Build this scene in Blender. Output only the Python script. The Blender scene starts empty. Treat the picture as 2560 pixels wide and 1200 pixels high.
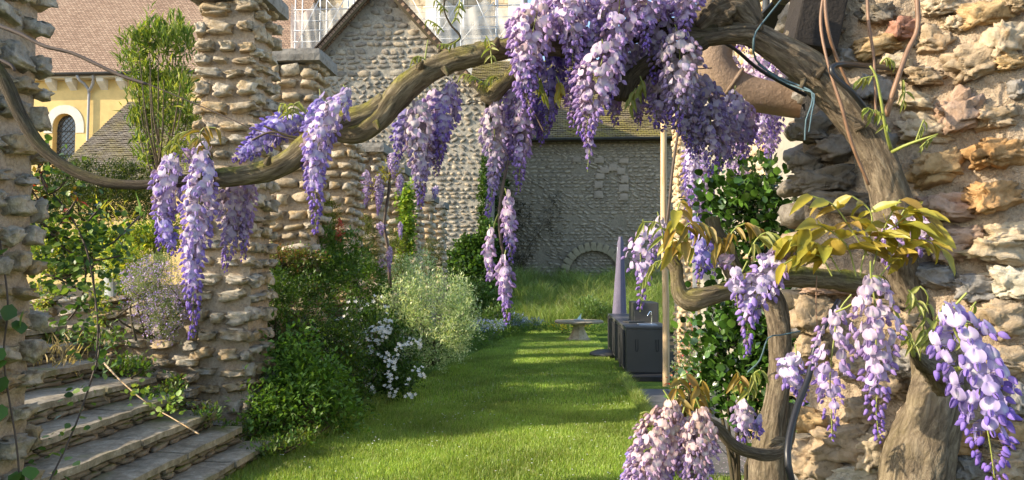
import bpy, bmesh, math, random
import numpy as np
from mathutils import Vector, Matrix, Euler, noise
R = math.radians
rnd = random.Random(7)
rng = np.random.default_rng(7)
S = bpy.context.scene
COL = S.collection

# ---------------------------------------------------------------- camera, sky, sun, exposure
CAM_Z, FPX, YAW, PITCH = 1.65, 1850.0, R(3.56), R(2.785)
cd = bpy.data.cameras.new('camera'); cam = bpy.data.objects.new('camera', cd); COL.objects.link(cam)
cam.location = (0, 0, CAM_Z); cam.rotation_euler = (R(90) + PITCH, 0, YAW)
cd.sensor_width = 36; cd.lens = FPX / 2560 * 36; cd.clip_start = 0.05; cd.clip_end = 2000
S.camera = cam
SUN_AZ = Vector((-0.95, -0.31)).normalized(); SUN_EL = R(26)
w = bpy.data.worlds.new('World'); S.world = w; w.use_nodes = True
nt = w.node_tree; bg = nt.nodes['Background']
sk = nt.nodes.new('ShaderNodeTexSky'); sk.sky_type = 'NISHITA'; sk.sun_disc = False
sk.sun_elevation = SUN_EL; sk.sun_rotation = math.atan2(SUN_AZ.x, SUN_AZ.y) % (2 * math.pi)
sk.altitude = 100; sk.air_density = 1.0; sk.dust_density = 1.0
nt.links.new(sk.outputs[0], bg.inputs[0]); bg.inputs[1].default_value = 0.15
sl = bpy.data.lights.new('sun', 'SUN'); sl.energy = 3.5; sl.angle = R(0.5); sl.color = (1.0, 0.86, 0.66)
so = bpy.data.objects.new('sun', sl); COL.objects.link(so)
dirv = Vector((SUN_AZ.x * math.cos(SUN_EL), SUN_AZ.y * math.cos(SUN_EL), math.sin(SUN_EL)))
so.rotation_euler = (-dirv).to_track_quat('-Z', 'Y').to_euler(); so.location = (-10, -6, 12)
S.view_settings.view_transform = 'Standard'; S.view_settings.look = 'None'
S.view_settings.exposure = 1.35; S.view_settings.gamma = 1; S.view_settings.use_curve_mapping = False
S.render.engine = 'CYCLES'; S.cycles.use_denoising = True; S.cycles.max_bounces = 6
S.cycles.diffuse_bounces = 3; S.cycles.glossy_bounces = 2; S.cycles.transmission_bounces = 4; S.cycles.transparent_max_bounces = 12

CM = Euler((R(90) + PITCH, 0, YAW)).to_matrix()
def P(px, py, Y):
    """point at distance Y down the garden that the photograph shows at pixel (px, py)"""
    d = CM @ Vector(((px - 1280) / FPX, (600 - py) / FPX, -1.0))
    t = Y / d.y
    return Vector((d.x * t, Y, CAM_Z + d.z * t))
def PZ(px, py, z):
    d = CM @ Vector(((px - 1280) / FPX, (600 - py) / FPX, -1.0))
    t = (z - CAM_Z) / d.z
    return Vector((d.x * t, d.y * t, z))

# ---------------------------------------------------------------- object helpers
BASE = {}
def thing(name, label, cat, loc=(0, 0, 0), group=None):
    o = bpy.data.objects.new(name, None); COL.objects.link(o); o.location = loc; o.empty_display_size = .1
    o['label'] = label; o['category'] = cat
    if group: o['group'] = group
    BASE[o] = Vector(loc); return o
def setp(o, label=None, cat=None, group=None, kind=None):
    if label: o['label'] = label
    if cat: o['category'] = cat
    if group: o['group'] = group
    if kind: o['kind'] = kind
    return o
def base(p): return BASE.get(p, Vector((0, 0, 0))) if p is not None else Vector((0, 0, 0))
def mesh_np(name, V, F, mat=None, C=None, UV=None, smooth=True):
    me = bpy.data.meshes.new(name)
    V = np.asarray(V, dtype=np.float32).reshape(-1, 3)
    if isinstance(F, np.ndarray):
        n, k = F.shape
        me.vertices.add(len(V)); me.vertices.foreach_set('co', V.ravel())
        me.loops.add(n * k); me.loops.foreach_set('vertex_index', F.astype(np.int32).ravel())
        me.polygons.add(n); me.polygons.foreach_set('loop_start', np.arange(0, n * k, k, dtype=np.int32))
        me.polygons.foreach_set('loop_total', np.full(n, k, dtype=np.int32))
        me.update(calc_edges=True)
    else:
        me.from_pydata([tuple(map(float, v)) for v in V], [], F); me.update()
    if smooth: me.polygons.foreach_set('use_smooth', np.ones(len(me.polygons), dtype=bool))
    if C is not None:
        C = np.asarray(C, dtype=np.float32)
        if C.shape[1] == 3: C = np.hstack([C, np.ones((len(C), 1), np.float32)])
        a = me.color_attributes.new('Col', 'FLOAT_COLOR', 'POINT'); a.data.foreach_set('color', C.ravel())
    if UV is not None:
        li = np.zeros(len(me.loops), dtype=np.int32); me.loops.foreach_get('vertex_index', li)
        u = me.uv_layers.new(name='UVMap'); u.data.foreach_set('uv', np.asarray(UV, dtype=np.float32)[li].ravel())
    if mat: me.materials.append(mat)
    return me
def ob(name, me, parent=None, at=None, loc=None, rot=None, scale=None):
    """at=None: mesh is in world coordinates"""
    o = bpy.data.objects.new(name, me); COL.objects.link(o)
    if parent is not None: o.parent = parent
    o.location = (Vector(loc) if loc is not None else Vector((0, 0, 0))) - base(parent)
    if rot is not None: o.rotation_euler = rot
    if scale is not None: o.scale = scale
    BASE[o] = Vector(loc) if loc is not None else Vector((0, 0, 0))
    return o
def solo(name, me, at, label, cat, group=None):
    """a thing that is one mesh, mesh in world coordinates, origin moved to its base"""
    at = Vector(at); me.transform(Matrix.Translation(-at)); o = ob(name, me, None, loc=at)
    return setp(o, label, cat, group)
class Geo:
    def __init__(s): s.V = []; s.F = []
    def add(s, V, F):
        b = len(s.V); s.V += [tuple(v) for v in V]; s.F += [[i + b for i in f] for f in F]
    def box(s, c, size, rz=0, taper=1.0, rx=0, ry=0):
        m = Euler((rx, ry, rz)).to_matrix(); hx, hy, hz = size[0] / 2, size[1] / 2, size[2] / 2
        V = []
        for z in (-1, 1):
            t = taper if z > 0 else 1
            for x, y in ((-1, -1), (1, -1), (1, 1), (-1, 1)):
                V.append(Vector(c) + m @ Vector((x * hx * t, y * hy * t, z * hz)))
        s.add(V, [(3, 2, 1, 0), (4, 5, 6, 7), (0, 1, 5, 4), (1, 2, 6, 5), (2, 3, 7, 6), (3, 0, 4, 7)])
        return s
    def poly_extrude(s, pts, d):
        n = len(pts); d = Vector(d); V = [Vector(p) for p in pts] + [Vector(p) + d for p in pts]
        s.add(V, [tuple(range(n))[::-1], tuple(range(n, 2 * n))] + [(i, (i + 1) % n, n + (i + 1) % n, n + i) for i in range(n)])
        return s
    def lathe(s, c, prof, n=24, squash=1):
        V = [Vector(c) + Vector((r * math.cos(2 * math.pi * k / n), r * squash * math.sin(2 * math.pi * k / n), z)) for r, z in prof for k in range(n)]
        F = [(j * n + k, j * n + (k + 1) % n, (j + 1) * n + (k + 1) % n, (j + 1) * n + k) for j in range(len(prof) - 1) for k in range(n)]
        F += [tuple(range(n))[::-1], tuple(range((len(prof) - 1) * n, len(prof) * n))]
        s.add(V, F); return s
    def build(s, name, mat, parent=None, smooth=False, bevel=0):
        me = mesh_np(name, s.V, s.F, mat, smooth=smooth)
        bm = bmesh.new(); bm.from_mesh(me); bmesh.ops.recalc_face_normals(bm, faces=bm.faces)
        if bevel: bmesh.ops.bevel(bm, geom=bm.edges[:], offset=bevel, segments=2, affect='EDGES', profile=.6)
        bm.to_mesh(me); bm.free()
        return ob(name, me, parent)
def spline(pts, step=.02):
    """catmull-rom through (x,y,z,r) rows, resampled"""
    p = [np.array(q, float) for q in pts]; p = [2 * p[0] - p[1]] + p + [2 * p[-1] - p[-2]]
    out = []
    for i in range(1, len(p) - 2):
        L = np.linalg.norm(p[i + 1][:3] - p[i][:3]); n = max(2, int(L / step))
        for k in range(n):
            t = k / n
            out.append(.5 * ((2 * p[i]) + (-p[i - 1] + p[i + 1]) * t + (2 * p[i - 1] - 5 * p[i] + 4 * p[i + 1] - p[i + 2]) * t * t + (-p[i - 1] + 3 * p[i] - 3 * p[i + 1] + p[i + 2]) * t ** 3))
    out.append(p[-2]); return np.array(out)
def tube_np(pts, n=8, step=.02, amp=0.0, freq=6.0, seed=0, ridges=0, twist=0.0, cap=True):
    q = spline(pts, step); P3, rad = q[:, :3], q[:, 3]; m = len(q)
    T = np.gradient(P3, axis=0); T /= np.linalg.norm(T, axis=1)[:, None] + 1e-9
    N = np.zeros_like(T); a = np.array([0, 0, 1.]) if abs(T[0][2]) < .9 else np.array([0, 1., 0])
    v = np.cross(T[0], a); v /= np.linalg.norm(v)
    for i in range(m):
        v = v - T[i] * v.dot(T[i]); v /= np.linalg.norm(v) + 1e-9; N[i] = v
    B = np.cross(T, N); s = np.concatenate([[0], np.cumsum(np.linalg.norm(np.diff(P3, axis=0), axis=1))])
    th = np.arange(n) * 2 * math.pi / n
    rr = np.repeat(rad[:, None], n, 1)
    if amp:
        for i in range(m):
            for k in range(n):
                ang = th[k] + twist * s[i]
                c = Vector((math.cos(ang) * 1.3 + seed, math.sin(ang) * 1.3, s[i] * freq))
                d = noise.noise(c) * 1.0 + .5 * noise.noise(Vector((math.cos(ang) * 3.4, math.sin(ang) * 3.4 + seed, s[i] * freq * 1.8)))
                if ridges: d += .55 * noise.noise(Vector((math.cos(ang) * ridges, math.sin(ang) * ridges + seed, s[i] * freq * .7)))
                rr[i, k] *= 1 + amp * d
    V = P3[:, None, :] + rr[:, :, None] * (np.cos(th)[None, :, None] * N[:, None, :] + np.sin(th)[None, :, None] * B[:, None, :])
    V = V.reshape(-1, 3); i = np.arange(m - 1)[:, None]; k = np.arange(n)[None, :]; k2 = (k + 1) % n
    F = np.stack([(i * n + k), (i * n + k2), ((i + 1) * n + k2), ((i + 1) * n + k)], -1).reshape(-1, 4)
    UV = np.stack([np.repeat((th + 0)[None, :], m, 0) / 6.283, np.repeat(s[:, None], n, 1)], -1).reshape(-1, 2)
    if cap:
        V = np.vstack([V, P3[0] - T[0] * rad[0] * .3, P3[-1] + T[-1] * rad[-1] * .3])
        UV = np.vstack([UV, [[0, 0]], [[0, s[-1]]]])
        a0, a1 = m * n, m * n + 1; kk = np.arange(n)
        F = np.vstack([F, np.stack([np.full(n, a0), (kk + 1) % n, kk, np.full(n, a0)], -1)[:, :4] * 1]) if False else F
        tri = [(a0, (x + 1) % n, x) for x in range(n)] + [(a1, (m - 1) * n + x, (m - 1) * n + (x + 1) % n) for x in range(n)]
        return V, F, UV, np.array(tri)
    return V, F, UV, None
def tube(name, pts, mat, parent=None, **kw):
    V, F, UV, tri = tube_np(pts, **kw)
    Fl = [tuple(f) for f in F.tolist()] + ([tuple(t) for t in tri.tolist()] if tri is not None else [])
    me = mesh_np(name, V, Fl, mat, UV=UV, smooth=True)
    return ob(name, me, parent)
def PT(rows, Ydef=1.9):
    """rows of (px, py, thickness in px[, Y]) -> (x, y, z, r)"""
    out = []
    for r in rows:
        Y = r[3] if len(r) > 3 else Ydef
        p = P(r[0], r[1], Y); out.append((p.x, p.y, p.z, r[2] / 2 / FPX * Y))
    return out
def bake(tV, tF, pos, rot, scl, C=None):
    """template copied at pos (n,3) with rot (n,3,3) and scl (n,3) -> V, F, C per vertex"""
    n, k = len(pos), len(tV)
    V = np.einsum('nij,nkj->nki', rot, tV[None] * scl[:, None, :]) + pos[:, None, :]
    F = (tF[None] + (np.arange(n) * k)[:, None, None]).reshape(-1, tF.shape[1])
    CC = None if C is None else np.repeat(C, k, 0)
    return V.reshape(-1, 3), F, CC
def rots_from(y, up=None, roll=None):
    """rotation matrices with local +Y along y, local Z near up"""
    y = y / (np.linalg.norm(y, axis=1)[:, None] + 1e-9); n = len(y)
    u = np.tile([0, 0, 1.], (n, 1)) if up is None else up
    x = np.cross(y, u); l = np.linalg.norm(x, axis=1)[:, None]; x = np.where(l > 1e-3, x / (l + 1e-9), np.array([1., 0, 0])); z = np.cross(x, y)
    if roll is not None:
        c, s = np.cos(roll)[:, None], np.sin(roll)[:, None]; x, z = x * c + z * s, -x * s + z * c
    return np.stack([x, y, z], -1)

# ---------------------------------------------------------------- materials
class NM:
    def __init__(s, name):
        s.m = bpy.data.materials.new(name); s.m.use_nodes = True; s.t = s.m.node_tree
        s.b = s.t.nodes['Principled BSDF']; s.out = s.t.nodes['Material Output']
    def n(s, typ, props=None, **inp):
        x = s.t.nodes.new('ShaderNode' + typ)
        for k, v in (props or {}).items(): setattr(x, k, v)
        for k, v in inp.items(): s.set(x, k, v)
        return x
    def set(s, x, k, v):
        i = x.inputs[int(k[1:])] if k[0] == 'i' and k[1:].isdigit() else x.inputs[k.replace('_', ' ')]
        if isinstance(v, bpy.types.NodeSocket): s.t.links.new(v, i)
        elif isinstance(v, (tuple, list)) and len(v) == 3 and i.type == 'RGBA': i.default_value = (*v, 1)
        else: i.default_value = v
    def ramp(s, fac, stops):
        x = s.n('ValToRGB', Fac=fac); e = x.color_ramp.elements
        while len(e) < len(stops): e.new(0.5)
        for el, (p, c) in zip(e, stops):
            el.position = p; el.color = (*c, 1) if len(c) == 3 else c
        return x.outputs[0]
    def mix(s, f, a, b, mode='MIX'):
        x = s.n('Mix', dict(data_type='RGBA', blend_type=mode)); s.set(x, 'i0', f); s.set(x, 'i6', a); s.set(x, 'i7', b); return x.outputs[2]
    def math(s, op, a, b=0.0, clamp=False):
        x = s.n('Math', dict(operation=op, use_clamp=clamp), i0=a, i1=b); return x.outputs[0]
    def noise(s, scale, vec=None, detail=4, rough=.6, dist=0):
        x = s.n('TexNoise', Scale=scale, Detail=detail, Roughness=rough, Distortion=dist)
        s.set(x, 'Vector', vec if vec is not None else s.pos()); return x.outputs['Fac']
    def pos(s): return s.n('NewGeometry').outputs['Position']
    def bump(s, h, strength=.5, dist=.01, prev=None):
        x = s.n('Bump', Strength=strength, Distance=dist, Height=h)
        if prev is not None: s.set(x, 'Normal', prev)
        return x.outputs[0]
    def fin(s, color, rough=.8, normal=None, spec=.3):
        s.set(s.b, 'Base_Color', color); s.set(s.b, 'Roughness', rough); s.b.inputs['Specular IOR Level'].default_value = spec
        if normal is not None: s.set(s.b, 'Normal', normal)
        return s.m
def sc3(c, k): return tuple(x * k for x in c)
def plain(name, c, rough=.6, var=.15, scale=8, bump=0, bd=.005, metal=0, spec=.4):
    a = NM(name); f = a.noise(scale); col = a.ramp(f, [(.3, sc3(c, 1 - var)), (.7, sc3(c, 1 + var))])
    nb = a.bump(a.noise(scale * 6), bump, bd) if bump else None
    m = a.fin(col, rough, nb, spec); a.b.inputs['Metallic'].default_value = metal; return m
CREAM, OCHRE, GREY, PINK, TAN, PALE = (.50, .42, .30), (.44, .28, .12), (.27, .25, .21), (.40, .25, .18), (.40, .31, .20), (.60, .54, .42)
def stone_mat(name, ramp, scale, bd, attr=False, gloss=.85, moss=0.0):
    a = NM(name); pos = a.pos()
    if attr: r = a.n('Attribute', dict(attribute_name='Col')).outputs['Fac']
    else: r = a.n('ObjectInfo').outputs['Random']
    n1 = a.noise(scale * .35, pos, 5, .65); n2 = a.noise(scale * 1.6, pos, 6, .7)
    fac = a.math('ADD', a.math('MULTIPLY', r, .75), a.math('MULTIPLY', a.math('SUBTRACT', n1, .5), 1.1)); fac = a.math('ADD', fac, .12, True)
    k = len(ramp); col = a.ramp(fac, [(i / (k - 1), c) for i, c in enumerate(ramp)])
    dark = a.ramp(n2, [(.28, (.42, .38, .33)), (.5, (.95, .95, .95)), (.75, (1.12, 1.1, 1.06))])
    col = a.mix(1.0, col, dark, 'MULTIPLY')
    if moss:
        nz = a.n('SeparateXYZ', i0=a.n('NewGeometry').outputs['Normal']).outputs[2]
        f = a.math('MULTIPLY', a.math('MULTIPLY', a.math('SUBTRACT', nz, .1, True), a.math('SUBTRACT', a.noise(scale * .5, pos, 3), .42, True)), moss * 6, True)
        col = a.mix(f, col, (.13, .15, .03))
    h = a.math('ADD', a.math('MULTIPLY', n2, .6), a.noise(scale * 6, pos, 4, .7)); v = a.n('TexVoronoi', Scale=scale * 2.2, Vector=pos).outputs[0]
    h = a.math('ADD', h, a.math('MULTIPLY', v, .35))
    return a.fin(col, gloss, a.bump(h, .9, bd), .25)
def mortar_mat(name, c, scale, bd):
    a = NM(name); pos = a.pos(); f = a.noise(scale * .2, pos, 4); g = a.noise(scale * 3, pos, 3, .8)
    col = a.ramp(f, [(.3, sc3(c, .72)), (.7, sc3(c, 1.15))]); col = a.mix(.5, col, a.ramp(g, [(.35, sc3(c, .5)), (.6, sc3(c, 1.25))]))
    h = a.math('ADD', g, a.noise(scale * .8, pos, 5, .7)); return a.fin(col, .95, a.bump(h, .9, bd), .15)
MAT = {}
RAMP_W = [PALE, CREAM, TAN, PINK, OCHRE, CREAM, GREY]
MAT['near_stone'] = stone_mat('near wall stone', [PALE, (.62, .45, .25), (.55, .30, .13), (.56, .33, .22), (.58, .42, .24), (.52, .40, .25), (.36, .30, .22)], 14, .006)
MAT['near_mortar'] = mortar_mat('near mortar', (.43, .335, .235), 30, .012)
MAT['pillar_stone'] = stone_mat('pillar stone', [(.66, .60, .48), CREAM, (.46, .33, .18), (.34, .31, .26), (.58, .50, .38), TAN, (.46, .41, .33)], 11, .016, moss=.12)
MAT['pillar_mortar'] = mortar_mat('pillar mortar', (.40, .32, .235), 14, .014)
MAT['far_stone'] = stone_mat('far wall stone', [(.50, .44, .34), (.30, .27, .22), (.20, .185, .16), (.46, .38, .27), (.25, .225, .19), (.38, .33, .27)], 4, .03)
MAT['far_stone_attr'] = stone_mat('far rubble stone', [(.50, .44, .34), (.30, .27, .22), (.20, .185, .16), (.46, .38, .27), (.25, .225, .19), (.38, .33, .27)], 4, .03, attr=True)
MAT['rear_mortar'] = mortar_mat('rear wall mortar', (.23, .20, .15), 4, .03)
MAT['rear_stone'] = stone_mat('rear flint', [(.44, .38, .29), (.29, .255, .20), (.38, .33, .25), (.22, .2, .16)], 4, .03)
MAT['rear_stone_attr'] = stone_mat('rear rubble', [(.46, .40, .31), (.29, .255, .20), (.38, .33, .25), (.2, .18, .145)], 4, .03, attr=True)
MAT['far_mortar'] = mortar_mat('far mortar', (.36, .33, .27), 4, .03)
MAT['house_stone'] = stone_mat('house corner stone', [PALE, (.60, .46, .27), (.58, .38, .2), CREAM, (.6, .5, .36)], 9, .01)
MAT['house_mortar'] = mortar_mat('house mortar', (.5, .43, .32), 12, .01)
def slab_mat():
    a = NM('stair slab'); pos = a.pos(); f = a.noise(3.0, pos, 6, .75); g = a.noise(14, pos, 6, .8)
    c = a.ramp(f, [(.36, (.15, .12, .08)), (.5, (.30, .25, .175)), (.68, (.48, .41, .30))]); c = a.mix(.6, c, a.ramp(g, [(.35, (.08, .075, .06)), (.6, (.42, .4, .34))]), 'MULTIPLY') if False else a.mix(.45, c, a.ramp(g, [(.38, (.09, .08, .055)), (.55, (.33, .29, .22)), (.66, (.62, .58, .48))]))
    m = a.ramp(a.noise(1.3, pos, 3), [(.55, (0, 0, 0)), (.68, (.8, .8, .8))]); c = a.mix(m, c, (.14, .15, .035))
    return a.fin(c, .8, a.bump(a.math('ADD', g, a.noise(50, pos)), .7, .006), .25)
MAT['slab'] = slab_mat()
MAT['riser'] = stone_mat('riser stone', [(.3, .24, .17), (.2, .17, .13), (.36, .3, .22)], 9, .01, moss=1.0)
MAT['cap'] = stone_mat('coping stone', [(.16, .155, .14), (.22, .21, .19), (.3, .28, .24)], 10, .006)
def bark_mat(name, c1, c2, moss):
    a = NM(name); uv = a.n('TexCoord').outputs['UV']
    mp = a.n('Mapping', Vector=uv); mp.inputs['Scale'].default_value = (11, 9, 1)
    f = a.noise(2.0, mp.outputs[0], 6, .7, .6); pos = a.pos(); g = a.noise(9, pos, 4)
    c = a.ramp(f, [(.3, sc3(c1, .35)), (.48, c1), (.66, c2)])
    nz = a.n('SeparateXYZ', i0=a.n('NewGeometry').outputs['Normal']).outputs[2]
    k = a.math('MULTIPLY', a.math('ADD', nz, .25, True), a.math('MULTIPLY', a.math('SUBTRACT', a.noise(7, pos, 4, .7), .38, True), 6 * moss), True)
    c = a.mix(k, c, a.ramp(a.noise(60, pos), [(.35, (.09, .085, .012)), (.65, (.30, .27, .045))]))
    h = a.math('ADD', f, a.math('MULTIPLY', a.noise(90, pos, 4, .7), .4))
    return a.fin(c, .9, a.bump(h, 1.0, .012), .2)
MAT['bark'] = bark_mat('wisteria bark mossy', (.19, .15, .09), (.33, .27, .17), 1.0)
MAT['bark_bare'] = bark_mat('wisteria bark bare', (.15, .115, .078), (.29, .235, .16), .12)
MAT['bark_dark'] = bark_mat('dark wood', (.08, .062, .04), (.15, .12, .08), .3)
MAT['twig'] = plain('young stem', (.21, .12, .07), .5, .3, 25)
MAT['twig_dark'] = plain('thin dark twig', (.085, .06, .045), .7, .3, 20)
MAT['stem_green'] = plain('green stem', (.24, .27, .06), .5, .2, 25)
def leaf_mat(name, trans=.35, rough=.45, spec=.4, attr=True, c=None, tint=(1.35, 1.3, .55)):
    a = NM(name)
    if attr: col = a.n('Attribute', dict(attribute_name='Col')).outputs['Color']
    else:
        oi = a.n('ObjectInfo').outputs['Random']; col = a.ramp(oi, [(0, c[0]), (.5, c[1]), (1, c[2])])
        col = a.mix(1, col, a.ramp(a.noise(30), [(.3, (.75, .75, .75)), (.7, (1.2, 1.2, 1.2))]), 'MULTIPLY')
    a.fin(col, rough, None, spec)
    tr = a.n('BsdfTranslucent', Color=a.mix(1, col, tint, 'MULTIPLY')); mx = a.n('MixShader', i0=trans, i1=a.b.outputs[0], i2=tr.outputs[0])
    a.t.links.new(mx.outputs[0], a.out.inputs[0]); return a.m
MAT['leaf'] = leaf_mat('leaf')
MAT['gloss_leaf'] = leaf_mat('glossy leaf', .2, .22, .6, False, [(.025, .075, .012), (.05, .14, .018), (.10, .22, .03)])
MAT['petal'] = leaf_mat('petal', .35, .7, .12, tint=(1.05, 1.0, 1.08))
MAT['bronze'] = leaf_mat('young wisteria leaf', .35, .4, .4, False, [(.40, .31, .04), (.32, .31, .045), (.34, .21, .05)], (1.35, 1.2, .5))
MAT['white_petal'] = plain('white petal', (.78, .78, .72), .6, .06)
MAT['red_petal'] = plain('red petal', (.7, .06, .05), .6, .2)
MAT['steel'] = plain('galvanised steel', (.42, .44, .46), .45, .15, 3, metal=.6)
MAT['lead'] = plain('grey downpipe', (.36, .36, .37), .6, .1, 5)
MAT['gutter'] = plain('dark zinc gutter', (.05, .055, .06), .5, .2)
MAT['black_rubber'] = plain('black rubber hose', (.018, .018, .02), .35, .2)
MAT['dark'] = plain('black roofing felt', (.012, .012, .013), .8, .2)
MAT['anthracite'] = plain('anthracite panel', (.055, .054, .05), .42, .08, 3)
MAT['anthracite_top'] = plain('anthracite worktop', (.075, .077, .08), .35, .08, 3)
MAT['chrome'] = plain('chrome', (.7, .7, .7), .15, .02, metal=1)
MAT['cover'] = plain('lavender grey umbrella cloth', (.13, .115, .165), .85, .1, 5, .4, .01)
MAT['glass'] = plain('dark window glass', (.03, .035, .04), .08, .2, 2, spec=.7)
MAT['twine'] = plain('blue green twine', (.07, .12, .14), .7, .2, 60)
def postwood():
    a = NM('peeled pine post'); mp = a.n('Mapping', Vector=a.pos()); mp.inputs['Scale'].default_value = (22, 22, 1.2)
    f = a.noise(1.5, mp.outputs[0], 5, .6, 1.2); return a.fin(a.ramp(f, [(.35, (.42, .25, .11)), (.5, (.60, .42, .23)), (.7, (.70, .53, .33))]), .6, a.bump(f, .2, .002), .3)
MAT['post'] = postwood()
def plaster(name, c, scale=1.2):
    a = NM(name); pos = a.pos(); f = a.noise(scale, pos, 6, .7); c0 = a.ramp(f, [(.3, sc3(c, .78)), (.55, c), (.75, sc3(c, 1.12))])
    return a.fin(c0, .9, a.bump(a.noise(scale * 14, pos, 5, .7), .6, .01), .2)
MAT['yellow_plaster'] = plaster('yellow lime plaster', (.72, .53, .22), .8)
MAT['grey_plaster'] = plaster('pale render', (.34, .31, .25), 2)
MAT['white_stone'] = plaster('white dressed stone', (.72, .68, .58), 2)
MAT['clay'] = plaster('clay drain pipe', (.30, .215, .15), 5)
def roof_mat(name, cols, moss, sx, sz, axis='X'):
    a = NM(name); mp = a.n('Mapping', Vector=a.n('TexCoord').outputs['UV'])
    b = a.n('TexBrick', dict(offset=.5), Vector=mp.outputs[0], Scale=1.0, Mortar_Size=.012, Brick_Width=sx, Row_Height=sz, Color1=(0, 0, 0), Color2=(1, 1, 1), Mortar=(.3, .3, .3), Bias=0.0)
    pos = a.pos(); r = a.math('ADD', a.math('MULTIPLY', b.outputs[0], .45), a.math('MULTIPLY', a.noise(.5, pos, 6, .7), .7)); k = len(cols)
    c = a.ramp(r, [(.15 + .75 * i / (k - 1), q) for i, q in enumerate(cols)])
    if moss: c = a.mix(a.ramp(a.noise(.9, pos, 5, .7), [(.42, (0, 0, 0)), (.6, (moss, moss, moss))]), c, (.26, .22, .035))
    c = a.mix(b.outputs['Fac'], c, (.06, .045, .035))
    return a.fin(c, .85, a.bump(a.math('SUBTRACT', a.noise(20, pos), b.outputs['Fac']), .6, .02), .2)
MAT['church_tile'] = roof_mat('clay tile', [(.20, .125, .085), (.29, .19, .13), (.36, .245, .17), (.42, .30, .21)], 0, .2, .13)
MAT['moss_tile'] = roof_mat('mossy tile', [(.12, .10, .07), (.20, .16, .10), (.28, .22, .13)], .7, .2, .12)
MAT['grey_tile'] = roof_mat('grey stone tile', [(.12, .105, .085), (.19, .165, .13), (.26, .23, .18)], .45, .22, .1)
def net_mat():
    a = NM('scaffold net'); pos = a.pos(); a.fin((.82, .82, .8), .8)
    tr = a.n('BsdfTransparent'); wv = a.noise(1.2, pos, 3); f = a.math('ADD', a.math('MULTIPLY', wv, .45), .06)
    mx = a.n('MixShader', i0=f, i1=tr.outputs[0], i2=a.b.outputs[0]); a.t.links.new(mx.outputs[0], a.out.inputs[0]); return a.m
MAT['net'] = net_mat()
MAT['tower'] = stone_mat('tower ashlar', [(.62, .52, .36), (.5, .42, .3), (.66, .58, .44)], 2, .02)

# ---------------------------------------------------------------- stones
def ico(sub):
    bm = bmesh.new(); bmesh.ops.create_icosphere(bm, subdivisions=sub, radius=1)
    V = np.array([v.co[:] for v in bm.verts]); F = np.array([[v.index for v in f.verts] for f in bm.faces]); bm.free(); return V, F
ICO = {k: ico(k) for k in (1, 2, 3, 4, 5)}
def rock(seed, sub=2, power=.62, amp=.22, fine=.08, strata=0.0, stretch=(1, 1, 1)):
    V, F = ICO[sub]; W = np.sign(V) * np.abs(V) ** power; out = []
    for v in W:
        q = Vector(v) * 1.0; st = Vector(stretch); qq = Vector((q.x * st.x, q.y * st.y, q.z * st.z)) + Vector((seed * 3.7, seed * 1.3, seed * 7.1))
        d = amp * noise.noise(qq * .9) + amp * .55 * noise.noise(qq * 2.1) + fine * noise.noise(qq * 4.7)
        if sub >= 3: d += fine * .6 * noise.noise(qq * 9.5) - fine * 1.2 * max(0, noise.noise(qq * 3.1 + Vector((9, 9, 9)))) ** 1.0
        if strata: g = noise.noise(Vector((q.x * 1.1 + seed, q.y * 1.1, q.z * 3.6 + seed * 2))); d += strata * (1.0 if g > .08 else -1.6 if g < -.12 else 0) * .8
        if sub >= 4: d += fine * .5 * noise.noise(qq * 19)
        out.append(q * (1 + d))
    out = np.array(out); out -= (out.max(0) + out.min(0)) / 2; out /= (out.max(0) - out.min(0)) / 2
    return out * .5, F
TPL2 = [rock(i, 2, .52, amp=.36, fine=.24, strata=.08, stretch=(1, 1, 1.6)) for i in range(12)]; TPL1 = [rock(i + 40, 1, .7, amp=.5, fine=0.0) for i in range(12)]; TPL3 = [rock(i + 80, 3, .52, amp=.36, fine=.26, strata=.10, stretch=(1, 1, 1.9)) for i in range(18)]
def template_meshes(tpl, name, mat, smooth=False): return [mesh_np(name, V, F, mat, smooth=smooth) for V, F in tpl]
def lay(origin, u, nrm, W, H, row, lw, depth, r, jit=.25, gap=.86, region=None, flat=.75, proud=.35, zfun=None):
    """courses of stones on a vertical rectangle -> list (pos, rot3x3, scale)"""
    out = []; u = Vector(u).normalized(); nn = Vector(nrm).normalized(); z = 0
    while z < H:
        rh = row * r.uniform(1 - jit, 1 + jit); x = -lw * r.random()
        while x < W:
            sw = lw * r.uniform(.6, 1.45)
            x0, x1 = max(x, -.02), min(x + sw, W + .02)
            if x1 - x0 > lw * .3:
                cx, cz = (x0 + x1) / 2, z + rh / 2
                if region is None or region(cx, cz):
                    p = Vector(origin) + u * cx + Vector((0, 0, cz + r.uniform(-.12, .12) * rh)) + nn * (proud - .5) * depth * r.uniform(.3, 1.6)
                    m = Matrix((u, -nn, (0, 0, 1))).transposed() @ Euler((r.gauss(0, .12), r.gauss(0, .1), r.gauss(0, .08))).to_matrix()
                    out.append((p, m, Vector(((x1 - x0) * gap * r.uniform(.85, 1.1), depth * r.uniform(.8, 1.2), rh * flat * r.uniform(.75, 1.15)))))
            x += sw
        z += rh
    return out
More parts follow.
